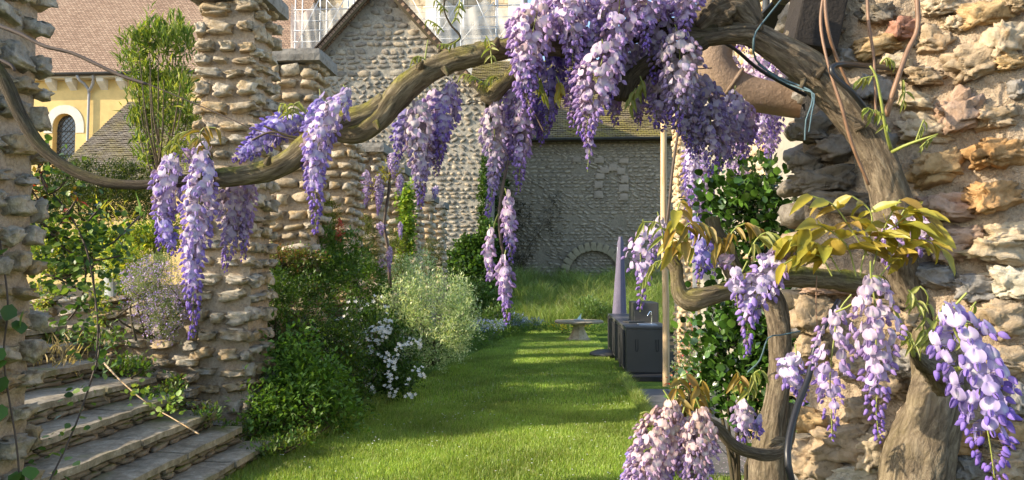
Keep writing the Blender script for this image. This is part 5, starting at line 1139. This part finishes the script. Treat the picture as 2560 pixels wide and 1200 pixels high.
br('twig', [(365, 208, 3), (430, 235, 3), (560, 290, 3), (640, 325, 3), (760, 355, 4)], 'twig_dark', n=5, amp=0)
br('twig', [(-10, 145, 10), (30, 165, 9), (36, 178, 7)], 'twig_dark', n=8)
br('twig', [(660, 315, 6), (720, 340, 7), (760, 345, 8)], 'bark_dark', n=6, amp=.1); br('twig', [(890, 265, 5), (920, 275, 6), (935, 290, 8)], 'bark_dark', n=6)
br('twig', [(630, 350, 5), (680, 330, 6), (740, 345, 5)], 'twig_dark', n=6); br('twig', [(1090, 150, 7), (1105, 120, 7), (1150, 95, 6), (1125, 60, 5), (1110, 20, 4), (1120, -30, 4)], 'bark_dark', n=6)
br('twig', [(1060, 170, 5), (1065, 130, 4), (1070, 100, 3)], 'stem_green', n=5); br('twig', [(1270, 400, 7), (1256, 470, 8), (1248, 540, 8), (1252, 600, 8), (1262, 650, 6)], 'twig_dark', n=6, amp=.1)
br('twig', [(1248, 530, 5), (1236, 560, 5), (1228, 600, 5)], 'stem_green', n=5); br('twig', [(1300, 215, 6), (1330, 270, 6), (1360, 330, 5)], 'twig_dark', n=6)
for rows, mt in (([(2060, -20, 8, 1.78), (2052, 60, 8, 1.78), (2070, 160, 7, 1.76), (2105, 270, 9, 1.75), (2130, 360, 9, 1.76), (2172, 462, 8, 1.78)], 'twig'), ([(2062, -20, 9, 1.76), (2068, 60, 9, 1.76), (2090, 140, 8, 1.78), (2140, 250, 8, 1.8)], 'twig'),
                 ([(2168, -20, 8, 1.8), (2172, 60, 8, 1.8), (2185, 150, 7, 1.8), (2190, 290, 6, 1.8)], 'twig'), ([(2292, -20, 13, 1.78), (2294, 70, 12, 1.78), (2268, 130, 13, 1.78), (2240, 210, 13, 1.78), (2215, 290, 16, 1.8)], 'twig'),
                 ([(2228, 375, 9, 1.78), (2215, 330, 8, 1.75), (2204, 260, 7, 1.73), (2190, 190, 6, 1.72), (2175, 165, 5, 1.72)], 'stem_green'), ([(2230, 380, 9, 1.77), (2260, 365, 8, 1.74), (2300, 350, 6, 1.72), (2345, 335, 3, 1.7)], 'stem_green')):
    br('shoot', rows, mt, n=7, amp=.08, step=.015)
# thin training wire
tube('wire', PT([(540, 770, 2), (900, 310, 2), (1270, 240, 2.2), (1500, 190, 2.4), (1780, 170, 3)], 1.95)[1:], MAT['twig_dark'], None, n=4, step=.2)
setp(bpy.data.objects['wire'], 'thin dark training wire running behind the arching vine', 'wire')
def A(pts, tone='light', fs=27, **k):
    if 1280 < pts[0][0] < 1740 and pts[0][1] < 200: pts = [(a, b, w_ * 1.22, Y) for a, b, w_, Y in pts]
    return raceme(wv, pts, tone, fs, **{**dict(dens=1.15), **k})
A([(425, 405, 80, 1.9), (420, 480, 96, 1.9), (408, 560, 80, 1.9), (398, 622, 44, 1.9)], 'light', 28)
A([(405, 560, 60, 1.88), (420, 600, 60, 1.88), (436, 640, 40, 1.88)], 'violet', 25, dens=.8)
A([(505, 395, 90, 1.85), (500, 480, 104, 1.85), (490, 580, 96, 1.85), (480, 700, 84, 1.85), (485, 790, 60, 1.85), (478, 848, 34, 1.85)], 'light', 28, t0=.1)
A([(590, 462, 70, 1.98), (585, 530, 96, 1.98), (575, 600, 80, 1.98), (562, 676, 44, 1.98)], 'dusty', 25, t0=.2)
A([(622, 455, 50, 2.0), (615, 530, 60, 2.0), (612, 600, 44, 2.0), (608, 650, 24, 2.0)], 'mauve', 25)
A([(760, 300, 60, 1.95), (700, 325, 84, 1.95), (640, 365, 88, 1.95), (585, 410, 44, 1.95)], 'violet', 24, buds=.04, taper=.6)
A([(700, 300, 50, 2.0), (660, 330, 56, 2.0), (615, 375, 40, 2.0)], 'violet', 22, buds=.3)
A([(868, 240, 56, 1.78), (835, 285, 92, 1.78), (800, 345, 96, 1.78), (788, 430, 88, 1.78), (790, 510, 72, 1.78), (788, 585, 36, 1.78)], 'light', 28)
A([(800, 250, 40, 1.9), (775, 320, 50, 1.9), (765, 400, 50, 1.9), (768, 480, 36, 1.9)], 'violet', 24)
A([(520, 375, 60, 1.95), (480, 390, 60, 1.95), (440, 400, 50, 1.95)], 'mauve', 24, buds=.02, dens=.8)
A([(1128, 215, 60, 1.95), (1120, 270, 84, 1.95), (1105, 340, 70, 1.95), (1098, 415, 34, 1.95)], 'light', 24, t0=.3)
A([(1050, 265, 70, 1.9), (1045, 330, 104, 1.9), (1050, 400, 92, 1.9), (1052, 460, 64, 1.9), (1052, 520, 34, 1.9)], 'dusty', 26, t0=.1)
A([(1010, 290, 50, 2.0), (1000, 350, 60, 2.0), (992, 410, 30, 2.0)], 'violet', 22); A([(1085, 240, 60, 2.0), (1080, 330, 80, 2.0), (1078, 420, 50, 2.0)], 'mauve', 24, t0=.4)
A([(1240, 265, 70, 1.9), (1235, 330, 92, 1.9), (1240, 400, 70, 1.9), (1232, 470, 44, 1.9), (1218, 545, 26, 1.9)], 'dusty', 25, t0=.2)
A([(1305, 250, 60, 1.92), (1305, 330, 76, 1.92), (1300, 410, 66, 1.92), (1296, 478, 36, 1.92)], 'mauve', 25, t0=.3)
A([(1270, 500, 34, 1.86), (1272, 560, 56, 1.86), (1276, 610, 48, 1.86), (1278, 660, 24, 1.86)], 'pink', 26, t0=.1)
A([(1228, 590, 34, 1.84), (1222, 640, 48, 1.84), (1224, 695, 36, 1.84), (1226, 705, 20, 1.84)], 'pink', 25, dens=.8, buds=.02)
A([(1258, 655, 40, 1.82), (1262, 700, 60, 1.82), (1266, 760, 50, 1.82), (1268, 812, 26, 1.82)], 'pink', 26, t0=.2)
A([(1345, 20, 90, 1.8), (1330, 90, 118, 1.8), (1318, 165, 100, 1.8), (1312, 240, 60, 1.8)], 'mauve', 30)
A([(1300, 40, 60, 1.85), (1300, 130, 70, 1.85), (1305, 210, 40, 1.85)], 'pink', 28, t0=.3); A([(1300, 150, 50, 1.8), (1312, 220, 70, 1.8), (1330, 290, 40, 1.8)], 'pink', 27, t0=.4)
A([(1430, -40, 90, 1.8), (1425, 40, 104, 1.8), (1432, 110, 90, 1.8), (1430, 200, 50, 1.8)], 'mauve', 29, t0=.1)
A([(1360, 120, 70, 1.95), (1368, 200, 80, 1.95), (1372, 280, 70, 1.95), (1352, 360, 40, 1.95)], 'violet', 24, t0=.4); A([(1325, 260, 50, 2.0), (1345, 320, 50, 2.0), (1355, 360, 30, 2.0)], 'violet', 22, t0=.4)
A([(1510, 130, 90, 1.78), (1495, 190, 118, 1.78), (1480, 260, 110, 1.78), (1466, 320, 80, 1.78), (1468, 372, 36, 1.78)], 'mauve', 29)
A([(1480, 20, 80, 1.85), (1470, 110, 90, 1.85), (1450, 190, 70, 1.85), (1440, 270, 50, 1.85)], 'light', 28, t0=.3)
A([(1555, -40, 100, 1.8), (1545, 50, 118, 1.8), (1535, 130, 90, 1.8), (1530, 210, 56, 1.8), (1520, 270, 30, 1.8)], 'mauve', 28, t0=.2)
A([(1625, -40, 100, 1.8), (1615, 20, 110, 1.8), (1612, 80, 60, 1.8), (1618, 130, 30, 1.8)], 'mauve', 28, t0=.2); A([(1580, -60, 90, 1.95), (1575, 30, 100, 1.95), (1580, 110, 60, 1.95)], 'violet', 27)
A([(1725, -40, 90, 1.8), (1715, 15, 96, 1.8), (1712, 60, 50, 1.8), (1712, 95, 30, 1.8)], 'mauve', 28, t0=.3); A([(1680, -50, 80, 1.9), (1675, 20, 90, 1.9), (1672, 70, 40, 1.9)], 'light', 27)
A([(1395, -40, 60, 1.9), (1390, 40, 70, 1.9), (1385, 110, 40, 1.9)], 'light', 28)
A([(1695, 90, 70, 1.82), (1700, 150, 110, 1.82), (1702, 220, 112, 1.82), (1694, 280, 76, 1.82), (1690, 330, 36, 1.82)], 'dusty', 29)
A([(1645, 180, 60, 1.92), (1650, 240, 80, 1.92), (1640, 300, 60, 1.92), (1660, 330, 30, 1.92)], 'mauve', 25, t0=.3); A([(1600, 240, 30, 1.95), (1598, 280, 40, 1.95), (1596, 318, 24, 1.95)], 'pink', 22)
A([(1540, 220, 50, 1.95), (1535, 270, 56, 1.95), (1540, 315, 26, 1.95)], 'mauve', 24, t0=.3)
A([(1770, 215, 70, 2.0), (1775, 290, 104, 2.0), (1778, 360, 88, 2.0), (1775, 440, 40, 2.0)], 'dusty', 24, t0=.7); A([(1730, 280, 60, 2.0), (1735, 340, 70, 2.0), (1730, 400, 30, 2.0)], 'dusty', 23, t0=.6)
A([(1835, 240, 60, 2.15), (1838, 310, 84, 2.15), (1832, 380, 50, 2.15), (1820, 410, 24, 2.15)], 'dusty', 22, t0=.7)
A([(1650, 20, 90, 1.88), (1648, 80, 96, 1.88), (1640, 150, 70, 1.88), (1636, 210, 36, 1.88)], 'dusty', 27, t0=.4); A([(1400, -20, 90, 1.98), (1398, 60, 96, 1.98), (1400, 150, 80, 1.98), (1396, 240, 40, 1.98)], 'violet', 25, t0=.3)
A([(1290, 180, 60, 1.95), (1290, 260, 80, 1.95), (1285, 340, 66, 1.95), (1280, 410, 36, 1.95)], 'mauve', 25, t0=.3); A([(1510, -60, 90, 1.9), (1505, 20, 100, 1.9), (1500, 100, 60, 1.9)], 'mauve', 28); A([(1455, 180, 60, 1.9), (1440, 260, 76, 1.9), (1432, 320, 40, 1.9)], 'mauve', 26, t0=.4)
A([(1570, 120, 70, 1.92), (1566, 180, 76, 1.92), (1560, 240, 40, 1.92)], 'dusty', 26, t0=.4); A([(1480, 300, 30, 1.8), (1474, 370, 26, 1.8), (1468, 430, 12, 1.8)], 'mauve', 24, dens=.4, t0=.6)
A([(1700, 230, 80, 1.98), (1712, 300, 84, 1.98), (1720, 370, 40, 1.98)], 'dusty', 24, t0=.4); A([(1100, 300, 70, 2.0), (1095, 380, 60, 2.0), (1090, 440, 30, 2.0)], 'dusty', 24, t0=.3); A([(1250, 270, 60, 2.02), (1262, 350, 66, 2.02), (1262, 430, 40, 2.02)], 'dusty', 24, t0=.3)
for rows, tn_ in (([(1745, 200, 70, 2.05), (1750, 270, 90, 2.05), (1748, 350, 60, 2.05), (1745, 400, 30, 2.05)], 'dusty'), ([(1800, 280, 60, 2.1), (1806, 350, 76, 2.1), (1800, 430, 36, 2.1)], 'dusty'), ([(1865, 270, 60, 2.2), (1866, 340, 70, 2.2), (1858, 400, 30, 2.2)], 'mauve'), ([(1660, 170, 80, 1.95), (1668, 240, 90, 1.95), (1664, 310, 44, 1.95)], 'mauve'), ([(1620, 110, 80, 2.0), (1616, 180, 80, 2.0), (1604, 250, 40, 2.0)], 'dusty')):
    A(rows, tn_, 23, t0=.35)
# small spurs, stubs and bark knots along the old wood
for px, py, dx, dy, w_ in ((668, 406, 6, -14, 12), (842, 300, -10, -12, 14), (1048, 166, 8, -12, 12), (1236, 116, 8, -20, 18), (1110, 172, 10, 16, 10), (940, 308, 8, 16, 12), (1330, 96, 12, -20, 12), (2040, 190, 22, -22, 16), (2140, 320, 26, -8, 14), (2010, 200, -10, 26, 9), (1900, 70, 6, -22, 12), (2200, 560, 30, -20, 16)):
    br('spur', [(px, py, w_ * 1.8, 1.86), (px + dx * .5, py + dy * .5, w_ * 1.1, 1.85), (px + dx, py + dy, w_ * .7, 1.84)], 'bark' if px < 1400 else 'bark_bare', n=9, amp=.35, step=.004)
# behind the arch, farther up the pergola: smaller looking racemes
far = thing('wisteria_vine', 'farther wisteria with small looking lilac racemes hanging before the house wall', 'wisteria', (1.85, 4.5, 0))
for rows, tn_ in (([(1745, 420, 90, 5.0), (1740, 500, 90, 5.0), (1730, 580, 50, 5.0)], 'pink'), ([(1800, 560, 70, 5.5), (1790, 620, 70, 5.5), (1785, 690, 30, 5.5)], 'light'), ([(1850, 430, 70, 5.0), (1845, 490, 60, 5.0)], 'pink'), ([(1920, 300, 80, 4.5), (1925, 350, 70, 4.5), (1920, 400, 40, 4.5)], 'pink'), ([(1870, 170, 100, 3.6), (1868, 250, 100, 3.6), (1862, 330, 60, 3.6)], 'pink'), ([(1800, 140, 90, 3.2), (1800, 200, 110, 3.2), (1810, 280, 60, 3.2)], 'dusty'), ([(1880, 150, 90, 3.4), (1890, 230, 100, 3.4), (1880, 320, 50, 3.4)], 'mauve'), ([(1950, 170, 80, 3.3), (1940, 260, 100, 3.3), (1935, 350, 40, 3.3)], 'pink'),
                  ([(1740, 370, 70, 4.6), (1735, 440, 80, 4.6), (1728, 520, 40, 4.6)], 'light'), ([(1830, 330, 70, 4.2), (1840, 400, 80, 4.2), (1830, 460, 40, 4.2)], 'pink'), ([(1900, 260, 70, 4.0), (1905, 320, 80, 4.0), (1900, 372, 40, 4.0)], 'light'), ([(1925, 40, 90, 3.0), (1935, 110, 90, 3.0), (1940, 180, 50, 3.0)], 'dusty'),
                  ([(1765, 460, 50, 5.2), (1760, 540, 60, 5.2), (1752, 600, 30, 5.2)], 'light'), ([(1850, 60, 90, 3.1), (1860, 130, 90, 3.1)], 'mauve'), ([(1980, 60, 80, 2.9), (1990, 130, 80, 2.9), (1985, 230, 40, 2.9)], 'pink')):
    raceme(far, rows, tn_, 17, dens=1.1)
tube('branch', PT([(1720, 250, 20, 5), (1800, 130, 24, 4), (1880, 60, 26, 3.4), (1960, 30, 30, 3.0), (2010, 60, 30, 2.8)]), MAT['bark_dark'], far, n=10, step=.05, amp=.1)
tube('stem', PT([(1700, 300, 6, 6), (1682, 420, 7, 6), (1672, 520, 7, 6), (1662, 600, 7, 6)]), MAT['twig_dark'], far, n=6, step=.05)
# wisteria on the left pillar
lw_ = thing('wisteria_vine', 'slender pale wisteria climbing the fourth pillar of the row', 'wisteria', (P(968, 600, 12.2).x, 12.2, 1.2))
for rows in ([(915, 430, 26, 12), (918, 480, 34, 12), (912, 520, 14, 12)], [(945, 440, 26, 12), (948, 490, 30, 12), (944, 540, 12, 12)], [(980, 385, 30, 12), (985, 420, 36, 12), (982, 450, 14, 12)], [(1000, 440, 24, 12), (998, 490, 26, 12)], [(950, 560, 30, 12), (955, 590, 14, 12)], [(975, 620, 20, 11.8), (972, 680, 22, 11.8)], [(1000, 560, 16, 12), (1002, 600, 18, 12)], [(955, 650, 20, 11.8), (952, 680, 14, 11.8)], [(1090, 470, 22, 16), (1085, 500, 18, 16)]):
    raceme(lw_, rows, 'pink', 6.5, dens=.9, t0=.5)
tube('stem', PT([(975, 720, 10, 12.1), (970, 620, 9, 12.1), (960, 560, 8, 12.1), (972, 480, 8, 12.1), (975, 400, 7, 12.1)]), MAT['twig_dark'], lw_, n=6, step=.2)
q, d, tn = scatter([B(975, 432, 12, 26, 12), B(940, 470, 12, 20, 12)], 160, .06, 5); leaves(lw_, q, d, tn, .07, leaf_tpl(.4), [(.3, .28, .06)], 'leaves')

# ---- middle vine: gnarled stub and upright trunk
mv = thing('wisteria_vine', 'gnarled lower wisteria with a cut stub, upright trunk and bronze young leaves', 'wisteria', (P(1940, 1300, 2.0).x, 2.0, 0))
def mb(name, rows, mat='bark', **kw): return br(name, rows, mat, vine=mv, **kw)
mb('branch', [(1672, 650, 30, 1.6), (1690, 668, 34, 1.6), (1694, 700, 32, 1.6), (1702, 735, 44, 1.6), (1730, 748, 62, 1.6), (1775, 738, 50, 1.6), (1830, 722, 46, 1.62), (1885, 702, 50, 1.66), (1940, 690, 54, 1.7), (2010, 692, 50, 1.76), (2090, 700, 50, 1.82), (2200, 720, 60, 1.9)], 'bark', amp=.2)
mb('branch', [(1660, 655, 22, 1.6), (1678, 648, 32, 1.6), (1692, 672, 30, 1.6)], 'bark_bare', amp=.35)
mb('branch', [(1780, 545, 36, 2.1), (1788, 580, 40, 2.1), (1812, 625, 44, 2.1), (1835, 680, 50, 2.1), (1870, 740, 56, 2.1)], 'bark_dark', amp=.2)
mb('trunk', [(1885, 690, 46, 1.9), (1925, 740, 56, 1.95), (1945, 800, 54, 1.95), (1950, 880, 52, 1.95), (1946, 960, 54, 1.95), (1932, 1040, 60, 1.95), (1922, 1120, 74, 1.95), (1920, 1210, 86, 1.95), (1925, 1500, 90, 1.95), (1930, 2780, 110, 1.95)], 'bark_bare', n=30, amp=.16, step=.01, ridges=6)
mb('trunk', [(1975, 1010, 30, 1.97), (1965, 1080, 44, 1.97), (1940, 1150, 54, 1.95)], 'bark_bare', amp=.15)
mb('branch', [(1740, 1050, 26, 1.6), (1790, 1065, 26, 1.62), (1830, 1110, 28, 1.66), (1880, 1132, 28, 1.7), (1930, 1135, 30, 1.78), (1965, 1115, 30, 1.85)], 'bark_bare', amp=.2)
mb('spur', [(1930, 1120, 36, 1.86), (1955, 1110, 34, 1.84), (1960, 1128, 24, 1.84)], 'bark_bare', amp=.35)
M_ = lambda pts, tone='light', fs=30, **k: raceme(mv, pts, tone, fs, **k)
M_([(1610, 580, 50, 1.75), (1600, 640, 84, 1.75), (1608, 700, 60, 1.75), (1600, 780, 34, 1.75)], 'mauve', 24, dens=.5, t0=.4, loose=1.2)
M_([(1650, 560, 60, 1.8), (1640, 610, 70, 1.8), (1632, 650, 40, 1.8)], 'dusty', 24, dens=.7, t0=.3)
M_([(1760, 600, 60, 1.9), (1755, 650, 70, 1.9), (1745, 705, 30, 1.9)], 'violet', 25, t0=.5); M_([(1740, 560, 50, 2.0), (1745, 620, 50, 2.0)], 'violet', 25, t0=.6)
M_([(1955, 640, 80, 1.5), (1920, 700, 110, 1.5), (1880, 760, 96, 1.5), (1870, 820, 60, 1.5), (1868, 890, 30, 1.5)], 'light', 33, t0=.1)
M_([(1990, 640, 60, 1.5), (1955, 650, 70, 1.5), (1900, 655, 50, 1.5)], 'pink', 33, buds=.01, dens=.7); M_([(1850, 690, 50, 1.5), (1840, 720, 50, 1.5), (1845, 770, 40, 1.5)], 'light', 32, dens=.7)
M_([(1830, 660, 30, 1.55), (1810, 665, 40, 1.55)], 'pink', 33, dens=.5, buds=.0)
M_([(1990, 900, 50, 1.5), (1975, 930, 84, 1.5), (1995, 970, 80, 1.5), (2010, 1010, 40, 1.5)], 'light', 28, t0=.2)
M_([(1680, 1020, 90, 1.3), (1660, 1080, 130, 1.3), (1630, 1160, 150, 1.3), (1600, 1260, 130, 1.3), (1580, 1380, 60, 1.3)], 'peach', 23, dens=1.5, buds=.05, t0=.0); M_([(1700, 1060, 60, 1.35), (1690, 1120, 70, 1.35), (1670, 1200, 70, 1.35)], 'mauve', 27)
M_([(1755, 1040, 80, 1.28), (1745, 1110, 112, 1.28), (1738, 1190, 110, 1.28), (1730, 1300, 60, 1.28)], 'peach', 22, dens=1.5, buds=.05, t0=.0)
M_([(1850, 1010, 60, 1.8), (1860, 1060, 80, 1.8), (1850, 1110, 50, 1.8)], 'dusty', 24, t0=.3); M_([(1895, 1050, 30, 1.8), (1890, 1100, 40, 1.8)], 'light', 24, t0=.5); M_([(1600, 1130, 50, 1.38), (1575, 1190, 60, 1.38), (1565, 1250, 50, 1.38)], 'violet', 26)
CL = comp_leaf
# big yellow-bronze leaves before the wall
for pts, npairs, sz in (([(2150, 690), (2160, 640), (2190, 600), (2250, 560), (2310, 560)], 5, 98), ([(2140, 690), (2120, 620), (2080, 580), (2030, 560), (1985, 590)], 5, 98), ([(2180, 680), (2200, 600), (2230, 530), (2250, 500)], 4, 98), ([(2100, 680), (2060, 620), (2010, 600), (1970, 600)], 4, 98),
                        ([(2170, 640), (2120, 560), (2080, 510), (2030, 490)], 4, 66), ([(2160, 640), (2180, 560), (2170, 520), (2130, 490)], 4, 66), ([(2220, 660), (2270, 610), (2320, 600), (2350, 620)], 4, 70), ([(2080, 690), (2050, 640), (2000, 640), (1960, 660)], 3, 70), ([(2200, 690), (2240, 640), (2280, 600)], 4, 70), ([(2240, 560), (2280, 530), (2320, 540)], 3, 80)):
    CL(mv, pts, npairs, sz, LFM, .55, 1.45, .7)
for pts, npairs, sz, ms, Y in (([(1690, 640), (1680, 590), (1690, 540), (1700, 505)], 4, 70, LFM, 1.55), ([(1700, 610), (1720, 560), (1760, 560), (1790, 590)], 4, 66, LFB, 1.55), ([(1680, 640), (1660, 610), (1650, 560), (1610, 555)], 4, 46, LFG, 1.6), ([(1670, 650), (1640, 655), (1615, 690)], 4, 34, LFG, 1.6),
                               ([(1820, 620), (1830, 580), (1860, 560), (1900, 570)], 4, 58, LFB, 1.55), ([(1870, 640), (1890, 600), (1920, 580), (1960, 600)], 4, 58, LFG, 1.5), ([(1740, 640), (1720, 610), (1700, 600), (1670, 620)], 3, 56, LFM, 1.55), ([(1780, 640), (1800, 600), (1830, 600)], 3, 56, LFB, 1.55),
                               ([(1700, 1050), (1690, 990), (1695, 950), (1715, 935)], 4, 60, LFB, 1.4), ([(1740, 1050), (1735, 990), (1755, 950)], 4, 60, LFB, 1.4), ([(1720, 1040), (1700, 1000), (1680, 1000), (1660, 1030)], 3, 60, LFB, 1.4), ([(1870, 1000), (1880, 940), (1900, 925)], 4, 52, LFG, 1.7), ([(1840, 980), (1850, 940), (1840, 925)], 3, 52, LFB, 1.7),
                               ([(1640, 1060), (1620, 1030), (1600, 1035)], 3, 40, LFG, 1.4)):
    CL(mv, pts, npairs, sz, ms, 1.1, Y, .6)
for pts, npairs, sz, ms in (([(530, 400), (490, 340), (460, 330), (430, 350)], 4, 42, LFG), ([(530, 400), (500, 350), (510, 320), (540, 320)], 4, 46, LFB), ([(470, 400), (440, 360), (410, 370)], 3, 36, LFG), ([(730, 300), (735, 262), (750, 255)], 3, 34, LFG), ([(720, 300), (715, 262), (700, 260)], 3, 32, LFG),
                            ([(1230, 160), (1225, 110), (1215, 90)], 3, 30, LFG), ([(1245, 200), (1235, 190), (1215, 200)], 4, 32, LFG), ([(1270, 180), (1285, 175), (1300, 190)], 3, 36, LFG), ([(1220, 215), (1180, 190), (1160, 185)], 4, 30, LFG), ([(1110, 80), (1090, 60), (1070, 50)], 4, 22, LFG), ([(1120, 30), (1100, 10), (1090, 0)], 4, 22, LFG), ([(1150, 95), (1130, 110), (1100, 110)], 4, 22, LFG), ([(1065, 150), (1045, 140), (1030, 150)], 4, 24, LFG), ([(1130, 60), (1145, 30), (1150, 0)], 3, 26, LFG),
                            ([(1340, 180), (1350, 210), (1365, 240)], 3, 44, LFG), ([(1390, 190), (1400, 215), (1395, 240)], 3, 40, LFM), ([(1600, 190), (1605, 210), (1590, 230)], 3, 44, LFG), ([(1480, 50), (1490, 30), (1500, 10)], 2, 50, LFG), ([(1590, 220), (1580, 240), (1580, 260)], 2, 44, LFG)):
    comp_leaf(wv, pts, npairs, sz, ms, 1.0, 1.85, .6)
for pts, npairs, sz in (([(2190, 190), (2160, 195), (2140, 205)], 3, 30), ([(2200, 160), (2215, 145), (2235, 155)], 3, 26), ([(2215, 300), (2170, 270), (2155, 280)], 3, 30), ([(2225, 330), (2190, 275), (2175, 290)], 2, 32), ([(2290, 350), (2305, 310), (2310, 300)], 3, 26), ([(2340, 340), (2320, 350), (2300, 370)], 3, 24), ([(2255, 270), (2262, 230), (2258, 200)], 2, 34)):
    comp_leaf(wv, pts, npairs, sz, LFG, 1.2, 1.75, .4)

# ---- lower right vine close to the camera
nv = thing('wisteria_vine', 'nearest wisteria shoots with three large detailed pale to violet racemes', 'wisteria', (P(2330, 1250, 1.4).x, 1.4, 0))
br('spur', [(2360, 960, 60, 1.6), (2330, 920, 50, 1.5), (2300, 900, 34, 1.4), (2285, 880, 20, 1.35)], 'bark_bare', vine=nv, amp=.3)
br('stem', [(2370, 930, 14, 1.4), (2440, 900, 10, 1.2), (2440, 820, 6, 1.05), (2400, 800, 5, 1.0)], 'stem_green', vine=nv, n=8, amp=0)
br('stem', [(2285, 890, 10, 1.35), (2240, 780, 8, 1.3), (2200, 700, 6, 1.2), (2180, 690, 5, 1.2)], 'stem_green', vine=nv, n=8, amp=0)
br('stem', [(2200, 700, 6, 1.2), (2130, 760, 5, 1.25), (2090, 780, 5, 1.28)], 'stem_green', vine=nv, n=8, amp=0)
N_ = lambda pts, tone, fs, **k: raceme(nv, pts, tone, fs, indiv=True, **k)
c1 = N_([(2375, 790, 110, 1.0), (2405, 860, 180, 1.0), (2440, 950, 200, 1.0), (2462, 1040, 190, 1.0), (2478, 1130, 160, 1.0), (2490, 1230, 90, 1.0)], 'near', 43, dens=.84, t0=.18, label='largest raceme at the lower right, pale lavender above and violet below')
c2 = N_([(2178, 700, 80, 1.2), (2190, 770, 130, 1.2), (2190, 850, 140, 1.2), (2195, 940, 120, 1.2), (2190, 1030, 96, 1.2), (2200, 1110, 40, 1.2)], 'pink', 34, dens=.66, t0=.15, label='pale pink raceme darkening to violet at its tip, before the thick trunk')
c3 = N_([(2095, 780, 60, 1.3), (2085, 850, 110, 1.3), (2075, 940, 124, 1.3), (2078, 1020, 100, 1.3), (2080, 1100, 40, 1.3)], 'pink', 29, dens=.50, t0=.3, label='pale dusty raceme beside the black hose')
raceme(nv, [(2290, 560, 70, 1.6), (2310, 600, 96, 1.6), (2260, 640, 60, 1.6)], 'pink', 32, buds=.01)
raceme(nv, [(2240, 560, 40, 1.65), (2220, 620, 70, 1.65), (2230, 680, 50, 1.65)], 'pink', 30, buds=.01)
for pts, npairs, sz, Y in (([(2300, 900, 1.35), (2310, 800, 1.25), (2320, 740, 1.2), (2300, 715, 1.2)], 4, 44, 1.2), ([(2310, 880, 1.3), (2340, 800, 1.2), (2360, 760, 1.2)], 4, 40, 1.2), ([(2420, 880, 1.2), (2420, 790, 1.15), (2440, 755, 1.15)], 3, 50, 1.15), ([(2285, 880, 1.3), (2270, 830, 1.3), (2255, 815, 1.3)], 3, 34, 1.3), ([(2300, 780, 1.2), (2285, 740, 1.2), (2270, 725, 1.2)], 3, 40, 1.2)):
    comp_leaf(nv, pts, npairs, sz, LFG, 1.3, Y, .5)

# ================================================================ hoses, cables, twine
def cable(label, rows, mat, name='hose', cat='hose', n=10, r=None):
    V, F, UV, tri = tube_np(PT(rows), n=n, step=.02); solo(name, mesh_np(name, V, [tuple(f) for f in F.tolist()], MAT[mat]), PT(rows)[-1][:3], label, cat)
cable('thick black hose curving down in front of the near wall', [(2096, 752, 12, 1.55), (2070, 800, 13, 1.5), (2040, 860, 14, 1.5), (2022, 940, 15, 1.48), (1992, 1020, 17, 1.45), (1972, 1100, 18, 1.42), (1970, 1160, 18, 1.4), (1985, 1230, 18, 1.4), (2010, 1400, 18, 1.4)], 'black_rubber')
cable('black ribbed cable looping over the vine trunk out of the wall', [(2230, 170, 13, 2.0), (2170, 165, 13, 1.85), (2105, 160, 13, 1.76), (2078, 170, 13, 1.74), (2090, 195, 13, 1.74), (2130, 230, 13, 1.74), (2165, 275, 14, 1.76)], 'black_rubber', 'cable', 'cable')
cable('thin black cable slanting below the arching trunk to the clay pipe', [(1790, 95, 9, 1.95), (1840, 125, 9, 2.0), (1900, 175, 9, 2.05), (1990, 225, 10, 2.1), (2060, 260, 9, 2.15)], 'black_rubber', 'cable', 'cable')
cable('blue green twine tied round the arching trunk, its end dangling', [(1960, -10, 5, 1.8), (1920, 40, 5, 1.8), (1890, 80, 5, 1.8), (1884, 110, 6, 1.8), (1890, 150, 5, 1.85), (1940, 190, 5, 1.9), (2000, 215, 5, 1.86), (2030, 232, 5, 1.8), (2028, 265, 5, 1.78), (2015, 300, 4, 1.78), (2012, 350, 4, 1.78)], 'twine', 'twine', 'twine', 6)
cable('frayed second strand of the blue green twine hanging from the trunk', [(1895, 160, 4, 1.86), (1950, 200, 4, 1.88), (2010, 225, 4, 1.82), (2036, 236, 4, 1.79), (2030, 280, 4, 1.77), (2022, 330, 3, 1.77)], 'twine', 'twine', 'twine', 6)
cable('thin blue twine tied around the upright wisteria trunk', [(2000, 828, 4, 1.88), (1950, 838, 4, 1.88), (1920, 845, 4, 1.88), (1900, 900, 4, 1.9), (1870, 930, 4, 1.95)], 'twine', 'twine', 'twine', 6)
cable('rusty thin wire hanging in front of the wall beside the hose', [(2042, 690, 3, 1.5), (2040, 760, 3, 1.5), (2044, 830, 3, 1.5)], 'twig', 'wire', 'wire', 5)
